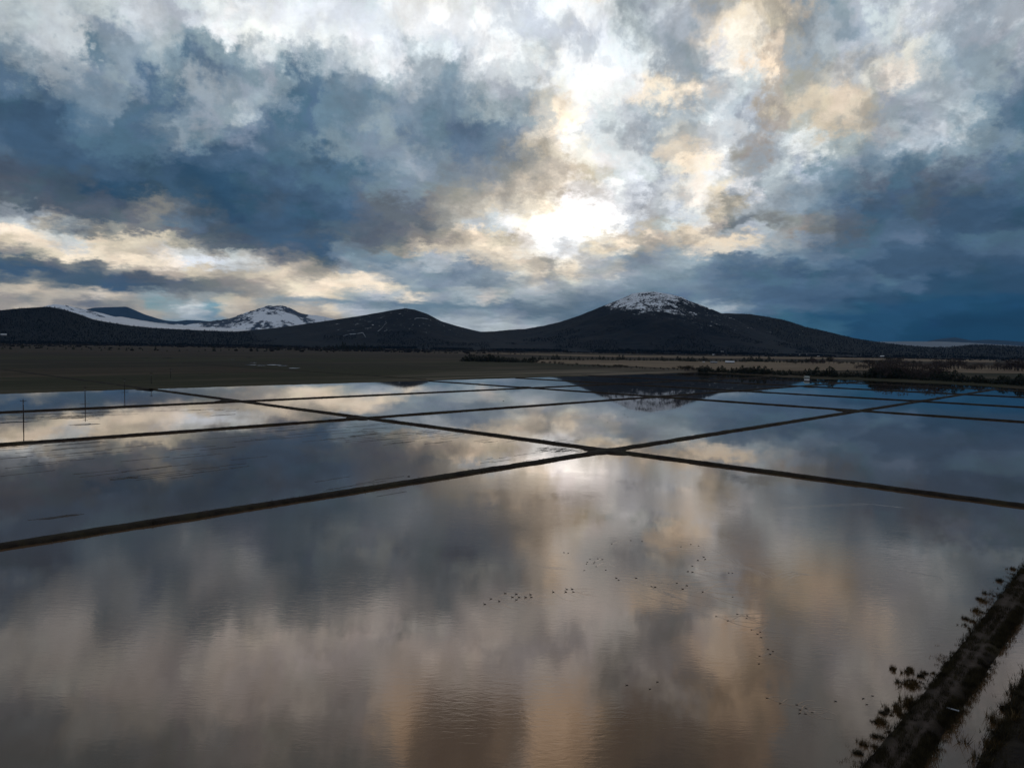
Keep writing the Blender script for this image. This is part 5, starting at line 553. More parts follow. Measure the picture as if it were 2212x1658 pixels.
tag(obj('mud_ridges', mesh_np('mud_ridges', V, np.array(F)[:, ::-1], M_mud, True)), 'dark plough ridges of mud breaking the shallow water', 'mud', kind='stuff')

# ------------------------------------------------------------------ hills and mountains
def hill(name, ridge, d_base, d_ridge, d_back, nb, nd, mat, label, gully=0.12, seed=0, z_base=0.2, power=1.25, snow=None, kind='structure', fine=0.0, smooth=True):
    bs = np.array([p[0] for p in ridge]); es = np.array([p[1] for p in ridge])
    b_ = np.linspace(bs[0], bs[-1], nb); e_ = np.interp(b_, bs, es)
    ker = np.hanning(7); ker /= ker.sum(); e_ = np.convolve(np.pad(e_, 3, 'edge'), ker, 'valid')
    e_ = e_ + fine * fbm(b_ * 9, 0 * b_, 4, seed)
    zr = np.maximum(EYE + d_ridge * np.tan(np.radians(e_)), z_base + 2)
    tf = np.linspace(0, 1, nd); tb = np.linspace(0, 1, 8)[1:]
    T = np.concatenate([tf, 1 + tb])
    Bm, Tm = np.meshgrid(b_, T, indexing='ij'); Zr = zr[:, None] + 0 * Tm
    d = np.where(Tm <= 1, d_base + (d_ridge - d_base) * Tm, d_ridge + (d_back - d_ridge) * (Tm - 1))
    s = np.where(Tm <= 1, np.abs(Tm) ** power, 1 - np.clip(Tm - 1, 0, 1) ** 1.5)
    x = d * np.sin(np.radians(Bm)); y = d * np.cos(np.radians(Bm))
    rel = fbm(x / (0.11 * d_ridge), y / (0.11 * d_ridge), 5, seed) + 0.5 * fbm(x / (0.03 * d_ridge), y / (0.03 * d_ridge), 4, seed + 4)
    z = z_base + (Zr - z_base) * (s + gully * rel * np.where(Tm <= 1, 4 * Tm * (1 - Tm), 0.8 * (Tm - 1)))
    hf = (z - z_base) / max(1.0, zr.max() - z_base)
    sn = snow(Bm, hf, x, y) if snow else 0 * z
    me = mesh_np(name, np.stack([x, y, z], -1).reshape(-1, 3), grid_faces(*Bm.shape), mat, smooth, {'snow': sn.reshape(-1)})
    o = obj(name, me); tag(o, label, kind=kind)
    return dict(b=b_, T=T, x=x, y=y, z=z, nd=nd)
def on_hill(h, b, e=None, t=None):
    ib = np.clip(np.interp(b, h['b'], np.arange(len(h['b']))), 0, len(h['b']) - 1.001); i0 = int(ib); f = ib - i0
    col = lambda k: h[k][i0] * (1 - f) + h[k][i0 + 1] * f
    X, Y, Z = col('x'), col('y'), col('z')
    if e is not None:
        ev = np.degrees(np.arctan2(Z - EYE, np.hypot(X, Y)))[:h['nd']]; k = np.interp(e, np.maximum.accumulate(ev), np.arange(h['nd']))
    else: k = t * (h['nd'] - 1)
    kk = np.arange(len(X)); return (float(np.interp(k, kk, X)), float(np.interp(k, kk, Y)), float(np.interp(k, kk, Z)))
peak_b = max(RIDGES['big'], key=lambda p: p[1])[0]
def snow_big(B, hf, x, y):
    n = fbm(x / 420, y / 420, 4, 77)
    dome = ss(0.52, 0.80, hf + 0.45 * n) * ss(peak_b - 4.6, peak_b - 2.8, B) * 0.52
    slope = 0.22 * ss(0.20, 0.45, hf + 0.4 * n) * ss(peak_b + 0.5, peak_b + 3, B)
    return np.clip(np.maximum(dome, slope) + 0.10 * ss(0.05, 0.2, hf), 0, 1)
def snow_small(B, hf, x, y):
    n = fbm(x / 500, y / 500, 4, 12)
    return 0.27 * ss(0.12, 0.45, hf + 0.5 * n) * (1 - 0.25 * ss(0.75, 1, hf)) * ss(-19, -13, B)
def snow_cone(B, hf, x, y):
    n = fbm(x / 900, y / 900, 5, 31); return np.clip(0.68 + 1.3 * n * ss(0.1, 0.5, hf), 0, 1)
HILLS = {}
hill('mountain', RIDGES['blue'], 24000, 27500, 29800, 160, 24, M_blue, 'far blue mountain ridge behind the snow slope at left', 0.10, 1)
hill('mountain', RIDGES['snowfield'], 19500, 22000, 23500, 200, 40, M_peak, 'snow covered slope at far left behind the wooded hill', 0.10, 2, snow=lambda B, hf, x, y: np.clip(0.74 + 1.0 * fbm(x / 1200, y / 1200, 4, 8), 0, 1), fine=0.05)
hill('mountain', RIDGES['cone'], 19800, 22500, 24500, 300, 90, M_peak, 'snow covered mountain with rocky streaks between the hills', 0.22, 3, snow=snow_cone, fine=0.08, power=1.1)
hill('mountain', RIDGES['farright'], 22000, 25000, 27500, 120, 20, M_blue, 'dark blue far ridge near the right edge', 0.08, 4)
FOG_L = [(-29.6, 1.35), (-27.8, 1.52), (-26.8, 1.34), (-25.2, 1.10), (-23.6, 0.98), (-22.0, 0.92), (-20.0, 0.86), (-18.2, 0.62), (-16, 0.2)]
FOG_R = [(20.5, 0.30), (22.5, 0.55), (25, 0.66), (28, 0.72), (30, 0.74), (32, 0.66), (34, 0.54), (36, 0.4), (39, 0.2)]
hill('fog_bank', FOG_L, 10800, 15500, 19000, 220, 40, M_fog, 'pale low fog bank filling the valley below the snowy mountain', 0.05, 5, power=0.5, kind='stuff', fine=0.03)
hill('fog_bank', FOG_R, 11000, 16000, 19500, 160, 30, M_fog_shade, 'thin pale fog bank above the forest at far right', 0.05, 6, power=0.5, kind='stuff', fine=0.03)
HILLS['shoulder'] = hill('hill', RIDGES['shoulder'], 6600, 9200, 10500, 420, 60, M_wood, 'wooded shoulder sloping down to the right of the snowy hill', 0.10, 7, snow=lambda B, hf, x, y: 0.22 * ss(0.2, 0.5, hf) * ss(24.0, 22.0, B) * ss(16, 19, B), fine=0.03)
HILLS['small'] = hill('hill', RIDGES['small'], 6100, 7600, 9000, 420, 110, M_hill, 'low rounded dark hill with radio masts on its top', 0.10, 8, snow=snow_small)
HILLS['big'] = hill('hill', RIDGES['big'], 6150, 7900, 9400, 620, 150, M_hill, 'large dark hill with a snow dusted dome', 0.13, 9, snow=snow_big, fine=0.03)
HILLS['wooded'] = hill('hill', RIDGES['wooded'], 6050, 7400, 8600, 420, 70, M_wood, 'low dark wooded hill at the left edge', 0.10, 10)

# woods on the hillsides
def woods(hname, n, tlo, thi, h0, h1, dens_seed, thr):
    h = HILLS[hname]; nb, nt = h['x'].shape
    ib = nrg.uniform(0, nb - 1.01, n * 2); it = nrg.uniform(tlo, thi, n * 2) * (h['nd'] - 1)
    i0 = ib.astype(int); j0 = it.astype(int); f = ib - i0; g_ = it - j0
    lerp = lambda k: (h[k][i0, j0] * (1 - f) + h[k][i0 + 1, j0] * f) * (1 - g_) + (h[k][i0, j0 + 1] * (1 - f) + h[k][i0 + 1, j0 + 1] * f) * g_
    P = np.stack([lerp('x'), lerp('y'), lerp('z')], -1)
    keep = fbm(P[:, 0] / 260, P[:, 1] / 260, 4, dens_seed) > thr
    return P[keep][:n], h0, h1
parts = [woods('wooded', 9000, 0.02, 1.06, 6, 15, 1, -0.25), woods('shoulder', 7000, 0.05, 1.04, 8, 17, 2, -0.15), woods('big', 6000, 0.0, 0.75, 6, 14, 3, 0.02), woods('small', 2500, 0.0, 0.5, 6, 14, 4, 0.04)]
parts += [woods('big', 500, 0.85, 1.02, 5, 11, 9, -0.1), woods('wooded', 3000, 0.0, 0.10, 7, 16, 5, -0.1), woods('small', 1500, 0.0, 0.08, 10, 20, 6, 0.0), woods('big', 3500, 0.0, 0.08, 10, 20, 6, -0.1), woods('shoulder', 3000, 0.0, 0.15, 10, 20, 6, -0.1)]
VV = []; FF = []; base = 0
for P, h0, h1 in parts:
    n = len(P); hh = nrg.uniform(h0, h1, n); rr_ = hh * nrg.uniform(0.16, 0.30, n); a0 = nrg.uniform(0, 6.28, n)
    ring = np.stack([np.stack([P[:, 0] + rr_ * np.cos(a0 + k * 1.2566), P[:, 1] + rr_ * np.sin(a0 + k * 1.2566), P[:, 2] + hh * 0.05], -1) for k in range(5)], 1)
    tip = np.stack([P[:, 0], P[:, 1], P[:, 2] + hh], -1)[:, None]
    VV.append(np.concatenate([ring, tip], 1).reshape(-1, 3))
    idx = base + 6 * np.arange(n)[:, None]
    for k in range(5): FF.append(np.concatenate([idx + k, idx + (k + 1) % 5, idx + 5], 1))
    base += 6 * n
tag(obj('forest', mesh_np('forest', np.concatenate(VV), np.concatenate(FF), M_forest)), 'dark conifer woods spread over the hillsides', 'forest', kind='stuff')

# low brush and hedges scattered over the foot of the hills
n = 5200; bb = nrg.uniform(-40, 40, n * 3); dd = 3300 + 3000 * nrg.uniform(0, 1, n * 3) ** 0.7
px_, py_ = dd * np.sin(np.radians(bb)), dd * np.cos(np.radians(bb))
ok = (fbm(px_ / 900, py_ / 160, 4, 55) + 0.10 * (dd - 4800) / 1500 > 0.06) & ((bb < 1) | (dd > 5200)); px_, py_ = px_[ok][:n], py_[ok][:n]; n = len(px_)
hh = nrg.uniform(2.5, 8, n) * (1 + (nrg.uniform(0, 1, n) > 0.9)); rr_ = hh * nrg.uniform(0.6, 1.6, n); a0 = nrg.uniform(0, 6.28, n)
ring = lambda f, z: np.stack([np.stack([px_ + f * rr_ * np.cos(a0 + k * 1.2566), py_ + f * rr_ * np.sin(a0 + k * 1.2566), 0.5 + z * hh], -1) for k in range(5)], 1)
Vb = np.concatenate([ring(0.8, 0), ring(1.0, 0.55), np.stack([px_, py_, 0.5 + hh], -1)[:, None]], 1).reshape(-1, 3); idx = 11 * np.arange(n)[:, None]
Fb4 = np.concatenate([np.concatenate([idx + k, idx + (k + 1) % 5, idx + 5 + (k + 1) % 5, idx + 5 + k], 1) for k in range(5)]); Fb3 = np.concatenate([np.concatenate([idx + 5 + k, idx + 5 + (k + 1) % 5, idx + 10], 1) for k in range(5)])
M_brush = plain('far_brush', (0.016, 0.014, 0.012), 0.95, 0.4, 0.01, 0.05)
tag(obj('brush', mesh_np('brush', Vb, [Fb4, Fb3], M_brush)), 'low dark brush scattered over the foot of the hills', 'brush', kind='stuff')

# snowy tracks on the low hill
M_snowtrack = plain('track_snow', (0.34, 0.37, 0.40), 0.8, 0.2, 0.02, 0.1)
def track(pts, w, label):
    V = []
    for k, (b0, e0) in enumerate(pts):
        q = on_hill(HILLS['small'], b0, e=e0); wv = w * (0.6 + 0.8 * rnd.random())
        V += [(q[0], q[1] - 3, q[2] - wv * 0.5 + 3.0), (q[0], q[1] + 3, q[2] + wv * 0.5 + 3.0)]
    F = np.array([(2 * k, 2 * k + 2, 2 * k + 3, 2 * k + 1) for k in range(len(pts) - 1)])
    tag(obj('snow_track', mesh_np('snow_track', V, F, M_snowtrack, True)), label, kind='structure')
sb = [p for p in RIDGES['small']]
def dens(pts, n=5):
    o = []
    for (a, b), (c, d) in zip(pts[:-1], pts[1:]):
        for k in range(n): o.append((a + (c - a) * k / n, b + (d - b) * k / n))
    return o + [pts[-1]]
for pts, lab in TRACKS: track(dens(pts), 5, lab)

# ------------------------------------------------------------------ radio masts on the low hill
tb = max(RIDGES['small'], key=lambda p: p[1])
def mast(b, h, label):
    x, y, z = on_hill(HILLS['small'], b, t=1.0)
    r_ = tag(empty('radio_mast', (x, y, z - 1)), label, 'mast', 'radio masts on the low hill')
    m = MB(); m.tube([(0, 0, 0), (0, 0, h)], [1.1, 0.55], 6); obj('pole', m.mesh('pole', M_pole), r_)
    m = MB(); m.box((0, 0, h * 0.93), (6.5, 0.8, 0.8)); m.box((1.8, 0, h * 0.84), (4.6, 1.2, 1.6)); obj('antenna', m.mesh('antenna', M_pole), r_)
    m = MB(); m.box((-5, 0, 2.2), (6, 5, 4)); obj('equipment_hut', m.mesh('equipment_hut', M_wall), r_)
mast(tb[0] - 0.02, 36, 'taller left radio mast on the top of the low hill')
mast(tb[0] + 0.14, 33, 'shorter right radio mast on the top of the low hill')

# ------------------------------------------------------------------ utility poles standing in the flooded field
POLES = [(-260, 393), (-294, 509), (-328, 626), (-362, 742), (-396, 858)]
def upole(x, y, label, rz):
    r_ = tag(empty('utility_pole', (x, y, 0), rz), label, 'utility pole', 'utility poles across the flooded field')
    m = MB(); m.tube([(0, 0, -0.4), (0, 0, 6), (0, 0, 12.3)], [0.30, 0.26, 0.20], 10); obj('pole', m.mesh('pole', M_pole, True), r_)
    m = MB(); m.box((0, 0.24, 11.3), (3.0, 0.16, 0.22)); obj('crossarm', m.mesh('crossarm', M_pole), r_)
    for sx in (-1.3, -0.5, 1.3):
        m = MB(); m.tube([(sx, 0.24, 11.41), (sx, 0.24, 11.55), (sx, 0.24, 11.68)], [0.05, 0.09, 0.05], 8); obj('insulator', m.mesh('insulator', M_glass), r_)
    for s in (-1, 1):
        m = MB(); m.tube([(s * 0.9, 0.24, 11.25), (0, 0.20, 10.5)], 0.04, 5); obj('brace', m.mesh('brace', M_pole), r_)
    m = MB(); m.tube([(0, -0.3, 9.1), (0, -0.3, 10.0)], 0.24, 10); obj('transformer', m.mesh('transformer', M_wall, True), r_)
for (x, y), lab in zip(POLES, ['nearest wooden utility pole standing in the water at far left', 'second wooden utility pole, standing in the water behind the third levee', 'third wooden utility pole at the far edge of the water', 'fourth wooden utility pole, standing in the dark field beyond the water', 'farthest wooden utility pole in the dark left field']):
    upole(x, y, lab, R(16.4))
# mounds of mud at the feet of the poles
for k, (x, y) in enumerate(POLES[:3]):
    V = []; n = 20
    for f, z in ((1, -0.05), (0.6, 0.12), (0.1, 0.2)):
        for q in range(n):
            a = 2 * math.pi * q / n; e = f * (1 + 0.4 * (rnd.random() - 0.5)); u_, v_ = math.cos(a) * 4.5 * e, math.sin(a) * 1.2 * e
            V.append((x + u_ * math.cos(R(AX)) - v_ * math.sin(R(AX)), y + u_ * math.sin(R(AX)) + v_ * math.cos(R(AX)), z))
    i = np.arange(3 * n).reshape(3, n); j = np.roll(i, -1, 1)
    tag(obj('mud_mound', mesh_np('mud_mound', V, [np.stack([i[:-1], j[:-1], j[1:], i[1:]], -1).reshape(-1, 4), i[2][None]], M_mud, True)), 'low mound of mud round the foot of a utility pole', group='mud mounds', kind='structure')

# ------------------------------------------------------------------ trees, each of its own
def leaf_cloud(n, fn, size, mat, name, up=0.3):
    V = []; F = []
    for k in range(n):
        c, sz = fn(); sz *= size
        a = Vector((rnd.gauss(0, 1), rnd.gauss(0, 1), rnd.gauss(0, 1) * 0.6)).normalized(); b_ = a.orthogonal().normalized(); cc = a.cross(b_)
        b = len(V); w = rnd.uniform(0, 6.28)
        for q in range(4):
            ang = w + q * math.pi / 2; rr_ = sz * rnd.uniform(0.6, 1.2); V.append(tuple(Vector(c) + b_ * math.cos(ang) * rr_ + cc * math.sin(ang) * rr_))
        F.append((b, b + 1, b + 2, b + 3))
    return mesh_np(name, V, np.array(F), mat)
def trunk_mesh(h, limbs, spread, mat, name='trunk'):
    m = MB(); m.tube([(0, 0, -0.03), (0.01, 0, h * 0.5), (0.0, 0.01, h)], [0.032, 0.024, 0.006], 6)
    for k in range(limbs):
        a = rnd.uniform(0, 6.28); z = h * rnd.uniform(0.25, 0.75); L = spread * rnd.uniform(0.6, 1.0)
        e = (math.cos(a) * L, math.sin(a) * L, z + L * rnd.uniform(0.5, 1.2)); mid = (e[0] * .45, e[1] * .45, z + (e[2] - z) * .4)
        m.tube([(0, 0, z), mid, e], [0.012, 0.008, 0.003], 4)
    return m.mesh(name, mat)
def ever_fn(lean):
    def f():
        z = rnd.random() ** 1.25; r_ = (0.30 * (1 - z) ** 0.75 + 0.02) * (0.55 + 0.5 * rnd.random()) * (1 + 0.25 * math.sin(9 * z + lean))
        a = rnd.uniform(0, 6.28); return (math.cos(a) * r_, math.sin(a) * r_, 0.07 + 0.93 * z), rnd.uniform(0.5, 1.1) * (1 - 0.5 * z)
    return f
def round_fn(cs):
    def f():
        cx, cy, cz, r_ = rnd.choice(cs); d = Vector((rnd.gauss(0, 1), rnd.gauss(0, 1), rnd.gauss(0, 1))).normalized() * r_ * rnd.uniform(0.5, 1.05)
        return (cx + d.x, cy + d.y, max(0.02, cz + d.z * 0.8)), rnd.uniform(0.5, 1.1)
    return f
PROTO = {'e': [], 'b': [], 't': []}
for k in range(4):
    PROTO['e'].append((trunk_mesh(0.9, 3, 0.15, M_bark), leaf_cloud(230, ever_fn(k * 1.7), 0.075, M_ever, 'crown')))
    cs = [(rnd.uniform(-.35, .35), rnd.uniform(-.35, .35), rnd.uniform(.35, .7), rnd.uniform(.25, .4)) for _ in range(5)]
    PROTO['b'].append((trunk_mesh(0.6, 5, 0.35, M_bark), leaf_cloud(190, round_fn(cs), 0.07, M_scrub if k % 2 else M_twig, 'crown')))
    cs = [(rnd.uniform(-.28, .28), rnd.uniform(-.28, .28), rnd.uniform(.22, .8), rnd.uniform(.18, .28)) for _ in range(8)]
    PROTO['t'].append((trunk_mesh(0.85, 9, 0.32, M_bark), leaf_cloud(330, round_fn(cs), 0.036, M_twig, 'crown')))
TL = {'hedge': ('dark evergreen in the thick clump at the left end of the tan grass field', 'trees in the dark clump'),
      'low': ('low scrubby bush along the near edge of the tan grass field', 'bushes below the tan field'),
      'mid': ('small dark tree in the row along the back of the tan grass field', 'trees behind the tan field'),
      'shore': ('dark tree in the row on the right shore of the ponds', 'trees on the right shore'),
      'bare': ('tall bare brown tree rising behind the right shore', 'bare trees at right'),
      'left': ('small dark tree at the foot of the left hills', 'trees at the foot of the hills')}
NAMES = {'e': ('conifer_tree', 'tree'), 'b': ('bush', 'bush'), 't': ('bare_tree', 'tree')}
for key, lst in TREES.items():
    ends = {}
    for kd in 'ebt':
        same = [q for q in lst if q[3] == kd and not (kd == 't' and q[1] > 1500)]
        if len(same) > 4:
            ends[tuple(min(same, key=lambda q: q[0] / q[1]))] = 'leftmost '; ends[tuple(max(same, key=lambda q: q[0] / q[1]))] = 'rightmost '
    for (x, y, h, kd) in lst:
        tm, cm = rnd.choice(PROTO[kd]); nm, cat = NAMES[kd]
        o = empty(nm, (x, y, 0.5), rnd.uniform(0, 6.28)); lab, grp = TL[key]
        if kd == 'b' and key == 'shore': lab, grp = 'low brown bush at the water edge before the right shore trees', 'bushes on the right shore'
        if kd == 'b' and key == 'mid': lab, grp = 'round brown bush behind the tan grass field', 'bushes behind the tan field'
        if kd == 't' and y > 1500: lab = 'bare brown tree in the far grove behind the dry grass at right'; grp = 'far bare trees at right'
        lab = ends.get((x, y, h, kd), '') + lab
        tag(o, lab, cat, grp)
        w = rnd.uniform(0.7, 1.5) * (1.6 if kd == 'e' and key in ('hedge', 'mid', 'shore') else 1.5 if kd == 't' else 1.0); o.scale = (h * w, h * w, h)
        obj('trunk', tm, o); obj('crown', cm, o)

# ------------------------------------------------------------------ farm buildings far off
def house(name, x, y, z, w, h, label, roofm, cat='house', group=None):
    ang = math.atan2(-x, y)
    r_ = tag(empty(name, (x, y, z), ang), label, cat, group); d = max(6.0, w * 0.45); wh = h * 0.55
    m = MB(); m.box((0, 0, wh / 2 - 0.3), (w, d, wh + 0.6)); obj('wall', m.mesh('wall', M_wall), r_)
    m = MB(); ov = 0.4
    V = [(-w / 2 - ov, -d / 2 - ov, wh), (w / 2 + ov, -d / 2 - ov, wh), (w / 2 + ov, d / 2 + ov, wh), (-w / 2 - ov, d / 2 + ov, wh), (-w / 2 - ov, 0, h), (w / 2 + ov, 0, h)]
    m.add(V, [(0, 1, 5, 4), (2, 3, 4, 5), (1, 2, 5), (3, 0, 4), (3, 2, 1, 0)]); obj('roof', m.mesh('roof', roofm), r_)
    nw = max(2, int(w / 6))
    for k in range(nw):
        m = MB(); m.box((-w / 2 + w * (k + 0.5) / nw, -d / 2 - 0.03, wh * 0.55), (min(1.6, w / nw * 0.5), 0.1, wh * 0.35)); obj('window', m.mesh('window', M_glass), r_)
    m = MB(); m.box((w * 0.06, -d / 2 - 0.04, wh * 0.36), (1.4, 0.12, wh * 0.7)); obj('door', m.mesh('door', M_pole), r_)
HL = ['long barn with a bright white roof beside the tan grass field', 'grey shed left of the long white roofed barn', 'tiny pale hut left of the grey shed', 'small pale house in the dark trees above the barns', 'small pale house on the lower slope above the barns', 'pale house at the forest edge right of the barns', 'long low pale farm building at the forest edge', 'pale house among trees at the foot of the big hill', 'small bright house just above the far fields', 'pale farm shed behind the far strip of grass', 'small low cottage right of the pale farm shed', 'lone pale house below the hills at right', 'pale house on the wooded hill at far left']
for k, ((x, y, z, w, h), lab) in enumerate(zip(HOUSES, HL)):
    house('barn' if k == 0 else 'shed' if k in (1, 9) else 'house', x, y, z, w, h, lab, M_roof2 if k in (1, 6) else M_roof, 'barn' if k == 0 else 'shed' if k in (1, 9) else 'house')

# pale storage tank on a white base at the right shore
tx, ty = TANK
r_ = tag(empty('storage_tank', (tx, ty, 0.0), math.atan2(-tx, ty)), 'pale horizontal storage tank on a white base at the far right shore', 'tank')
m = MB(); m.tube([(-3.9, 0, 4.0), (-3.6, 0, 4.0), (-3.2, 0, 4.0), (3.2, 0, 4.0), (3.6, 0, 4.0), (3.9, 0, 4.0)], [0.9, 1.5, 1.75, 1.75, 1.5, 0.9], 20); obj('vessel', m.mesh('vessel', M_pale, True), r_)
m = MB(); m.tube([(-3.85, 0, 3.2), (-4.9, 0, 3.2)], 0.35, 10); obj('outlet_pipe', m.mesh('outlet_pipe', M_white, True), r_)
for sx in (-2.2, 2.2):
    m = MB(); m.box((sx, 0, 1.9), (0.6, 2.6, 1.4)); obj('saddle', m.mesh('saddle', M_pole), r_)
m = MB(); m.box((0, 0, 0.55), (7.4, 3.4, 1.3)); obj('base', m.mesh('base', M_white), r_)

# white drain pipe on the near levee
r_ = tag(empty('drain_pipe', (PIPE[0], PIPE[1], 1.05), R(-28)), 'short pale drain pipe lying on the near levee above the ditch', 'pipe')
m = MB(); m.tube([(-0.6, 0, 0.06), (0.6, 0, -0.04)], 0.09, 12); obj('pipe', m.mesh('pipe', M_steel, True), r_)
m = MB(); m.tube([(0.6, 0, -0.04), (0.7, 0, -0.05)], 0.12, 12); obj('collar', m.mesh('collar', M_steel, True), r_)

# ------------------------------------------------------------------ ducks and geese on the water
def bird_mesh(name, neck):
    m = MB(); n = neck
    m.tube([(-0.36, 0, 0.12), (-0.28, 0, 0.11), (-0.15, 0, 0.08), (0, 0, 0.06), (0.14, 0, 0.07), (0.22, 0, 0.12), (0.25, 0, 0.14 + 0.4 * n), (0.27, 0, 0.16 + n), (0.32, 0, 0.19 + n), (0.37, 0, 0.175 + n), (0.40, 0, 0.165 + n), (0.45, 0, 0.155 + n)],
           [0.015, (0.055, 0.04), (0.115, 0.10), (0.135, 0.12), (0.11, 0.11), (0.06, 0.065), 0.038, 0.038, 0.048, 0.038, 0.018, (0.016, 0.006)], 8)
    return m.mesh(name, M_duck, True)
DUCK = bird_mesh('duck', 0.07); GOOSE = bird_mesh('goose', 0.20)
BL = {'row': ('goose', 'dark goose swimming in the straggling row in the middle of the near pond', 'geese in the row', 'goose', 0.75),
      'east': ('duck', 'dark duck trailing a wake right of the row of geese', 'ducks trailing wakes', 'duck', 0.66),
      'upper': ('duck', 'dark duck in the scattered group above the row of geese', 'ducks above the row', 'duck', 0.52),
      'string': ('duck', 'small dark duck in the string curving down the right of the near pond', 'ducks in the curving string', 'duck', 0.52),
      'near': ('duck', 'one of three dark ducks alone near the bottom middle of the pond', 'three lone ducks', 'duck', 0.55),
      'cluster': ('duck', 'dark duck in the small cluster left of the near levee', 'ducks in the small cluster', 'duck', 0.5),
      'bank': ('duck', 'dark duck resting close to the reeds by the near levee', 'ducks by the reeds', 'duck', 0.55),
      'far': ('duck', 'tiny dark duck on the bright pond behind the main levee crossing', 'ducks on the far pond', 'duck', 0.9)}
wake = []
for key, lst in BIRDS.items():
    if key == 'lone': continue
    nm, lab, grp, cat, sc = BL[key]
    for (x, y) in lst:
        head = math.pi + rnd.uniform(-0.7, 0.5) if key != 'far' else rnd.uniform(0, 6.28)
        o = obj(nm, GOOSE if nm == 'goose' else DUCK, None, (x, y, -0.02)); o.rotation_euler = (0, 0, head); s = sc * rnd.uniform(0.9, 1.1); o.scale = (s, s, s)
        tag(o, lab, cat, grp)
        if key in ('row', 'east', 'cluster') or (key in ('upper', 'string') and rnd.random() < 0.5): wake.append((x, y, head, {'row': 5, 'east': 13, 'cluster': 3}.get(key, 6)))
(x1, y1), (x2, y2) = BIRDS['lone']
o = obj('duck', DUCK, None, (x1, y1, -0.02)); o.scale = (1.3,) * 3; tag(o, 'single dark duck in the left pond before the long levee', 'duck')
o = obj('duck', DUCK, None, (x2, y2, -0.02)); o.scale = (1.6,) * 3; tag(o, 'single tiny duck on the far pond behind the second levee', 'duck')
# the ripples they trail: low ridges of water
V = []; F = []
def ridge(pts, w, h):
    b = len(V); n = len(pts)
    for k, (x, y) in enumerate(pts):
        x2, y2 = pts[min(k + 1, n - 1)]; x0, y0 = pts[max(k - 1, 0)]; a = math.atan2(y2 - y0, x2 - x0) + math.pi / 2
        f = math.sin(math.pi * (k + 0.4) / (n - 0.2)) ** 0.5 if n > 2 else 1
        for s, z in ((-1, -0.002), (0, h * f), (1, -0.002)): V.append((x + math.cos(a) * w * s, y + math.sin(a) * w * s, z))
    for k in range(n - 1):
        for c in range(2): F.append((b + k * 3 + c, b + (k + 1) * 3 + c, b + (k + 1) * 3 + c + 1, b + k * 3 + c + 1))
for x, y, hd, L in wake:
    L *= rnd.uniform(0.6, 1.4)
    for s in (-1, 1):
        a = hd + math.pi + s * R(rnd.uniform(11, 20)); pts = []
        for k in range(9):
            t_ = k / 8 * L; a2 = a + 0.25 * s * math.sin(k * 0.4); pts.append((x + math.cos(a2) * t_ + rnd.uniform(-.05, .05), y + math.sin(a2) * t_ + rnd.uniform(-.05, .05)))
        ridge(pts, 0.12, 0.016)
for pts in WAKE_LINES:
    for k in range(3):
        o_ = [(x + rnd.uniform(-.2, .2) + k * 0.9, y + rnd.uniform(-.2, .2) - k * 0.8) for x, y in dens(pts, 6)]; ridge(o_, 0.28, 0.013)
tag(obj('wake_ripples', mesh_np('wake_ripples', V, np.array(F)[:, ::-1], M_wake, True)), 'fine wake ripples trailing behind the swimming birds', 'ripples', kind='stuff')

# ------------------------------------------------------------------ grass and reeds
def blades(P, hmin, hmax, n, spread, mat, name, lean=0.5):
    m = len(P) * n; P = np.repeat(np.asarray(P), n, 0)
    a = nrg.uniform(0, 6.283, m); rr_ = spread * np.sqrt(nrg.uniform(0, 1, m)); h = nrg.uniform(hmin, hmax, m); w = nrg.uniform(0.012, 0.03, m) * (0.6 + h)
    base = P + np.stack([rr_ * np.cos(a), rr_ * np.sin(a), np.zeros(m)], -1)
    la = nrg.uniform(0, 6.283, m); ll = h * nrg.uniform(0.1, lean, m)
    tip = base + np.stack([ll * np.cos(la), ll * np.sin(la), h], -1); wa = nrg.uniform(0, 6.283, m)
    off = np.stack([w * np.cos(wa), w * np.sin(wa), 0 * w], -1)
    V = np.stack([base - off, base + off, tip], 1).reshape(-1, 3)
    return mesh_np(name, V, np.arange(3 * m).reshape(-1, 3), mat)
def along(off, t0, t1, n, jit, z):
    t_ = nrg.uniform(t0, t1, n); o_ = off + nrg.normal(0, jit, n)
    return np.stack([nA[0] + near_dir[0] * t_ + o_ * near_dir[1], nA[1] + near_dir[1] * t_ - o_ * near_dir[0], np.full(n, z)], -1)
hw = w_near / 2
P = np.concatenate([along(NEAR_OFF - hw * 0.66, -70, 90, 5200, 0.45, 0.45), along(NEAR_OFF + hw * 0.72, -70, 90, 6500, 0.50, 0.45), along(NEAR_OFF, -70, 60, 900, 0.22, 0.92), along(NEAR_OFF - hw * 0.5, -70, 80, 3200, 0.28, 0.8), along(NEAR_OFF + hw * 0.5, -70, 80, 3200, 0.28, 0.8), along(bank_off - 5.4, -70, 90, 3600, 0.7, 0.5), along(bank_off - 2, -70, 60, 3600, 1.6, 1.1)])
keep = fbm(P[:, 0] * 0.35, P[:, 1] * 0.35, 3, 90) > -0.10
tag(obj('grass', blades(P[keep], 0.25, 0.8, 7, 0.30, M_grass, 'grass')), 'dead brown grass along the near levee and bank', 'grass', kind='stuff')
LP = []
for (p0, t0, t1, w, h, lab), ang in [(q, AX) for q in A] + [(q, BX) for q in B_[:3]]:
    for _ in range(2400):
        tt = rnd.uniform(t0, t1) * 0.7; c_ = at_(p0, ang, tt); s = rnd.choice((-1, 1)) * w * rnd.uniform(0.25, 0.46); LP.append((c_[0] - math.sin(R(ang)) * s, c_[1] + math.cos(R(ang)) * s, 0.15))
LP = np.array(LP); keep = fbm(LP[:, 0] * 0.12, LP[:, 1] * 0.12, 3, 91) > 0.0
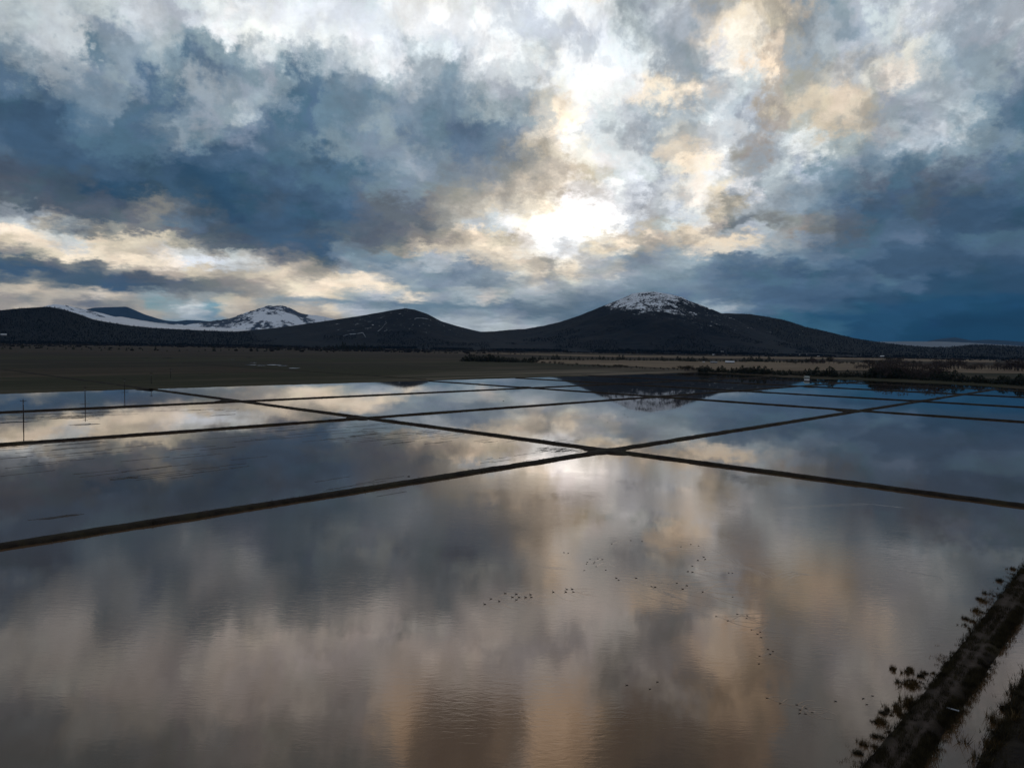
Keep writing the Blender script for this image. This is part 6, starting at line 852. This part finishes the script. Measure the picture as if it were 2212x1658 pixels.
tag(obj('grass', blades(LP[keep], 0.3, 1.1, 6, 0.55, M_grass, 'grass')), 'sparse dead grass on the edges of the middle levees', 'grass', kind='stuff')

# thin drowned grass between the reeds
P = np.concatenate([along(NEAR_OFF - hw - 0.9, -60, 60, 2600, 0.8, -0.05), along(NEAR_OFF + hw + 0.2, -60, 60, 900, 0.35, -0.05)])
P = P[fbm(P[:, 0] * 0.22, P[:, 1] * 0.22, 4, 95) > 0.03]
tag(obj('grass', blades(P, 0.1, 0.45, 4, 0.22, M_reed, 'grass', 1.2)), 'thin drowned grass in the shallows along the near levee', 'grass', kind='stuff')
M_straw = plain('pale_straw', (0.15, 0.105, 0.05), 0.9, 0.4, 1.5, 0.1)
def tuft_spots(n_tufts, sx, sy):
    o = []
    for _ in range(n_tufts):
        cx, cy, s_ = rnd.gauss(0, sx), rnd.gauss(0, sy), rnd.uniform(0.08, 0.28)
        o += [(cx + rnd.gauss(0, s_), cy + rnd.gauss(0, s_), -0.05) for _ in range(rnd.randint(2, 7))]
    return np.array(o)
REEDM = []; STEMM = []
for k in range(7):
    sx, sy = rnd.uniform(0.35, 0.9), rnd.uniform(0.15, 0.4); sp = tuft_spots(rnd.randint(5, 10), sx, sy)
    REEDM.append(blades(sp, 0.18, rnd.uniform(0.6, 1.1), 9, 0.14, (M_reed, M_grass, M_scrub)[k % 3], 'leaves', 0.9))
    m = MB()
    for q in range(16):
        x_0, y_0, _ = sp[rnd.randrange(len(sp))]; a = rnd.uniform(0, 6.28); l_ = rnd.uniform(0.1, 0.5); h_ = rnd.uniform(0.5, 1.25)
        m.tube([(x_0, y_0, -0.1), (x_0 + math.cos(a) * l_ * .4, y_0 + math.sin(a) * l_ * .4, h_ * .6), (x_0 + math.cos(a) * l_, y_0 + math.sin(a) * l_, h_)], [0.016, 0.013, 0.006], 4)
    STEMM.append(m.mesh('stems', M_straw if k % 2 else M_reed))
for k, (x, y, s, lab, grp) in enumerate(REEDS):
    o = empty('reed_clump', (x, y, 0.0), rnd.uniform(0, 6.28)); o.scale = (s, s, s * rnd.uniform(0.8, 1.1)); tag(o, lab, 'reeds', grp)
    obj('leaves', REEDM[k % 7], o)['kind'] = 'stuff'; obj('stems', STEMM[k % 7], o)['kind'] = 'stuff'

# ------------------------------------------------------------------ haze between here and the far mountains
m, t, p = material('haze_air'); t.n.remove(p)
v = t.node('ShaderNodeVolumePrincipled'); v.inputs['Density'].default_value = HAZE; v.inputs['Color'].default_value = tuple(HAZE_COL) + (1.0,); v.inputs['Anisotropy'].default_value = 0.0
t.l.new(v.outputs[0], t.n['Material Output'].inputs['Volume'])
if HAZE > 0:
    b = MB(); b.box((0, 0, 1020 - 1.5), (61500, 61500, 2040)); tag(obj('haze', b.mesh('haze', m)), 'thin blue evening haze over the valley', kind='stuff')
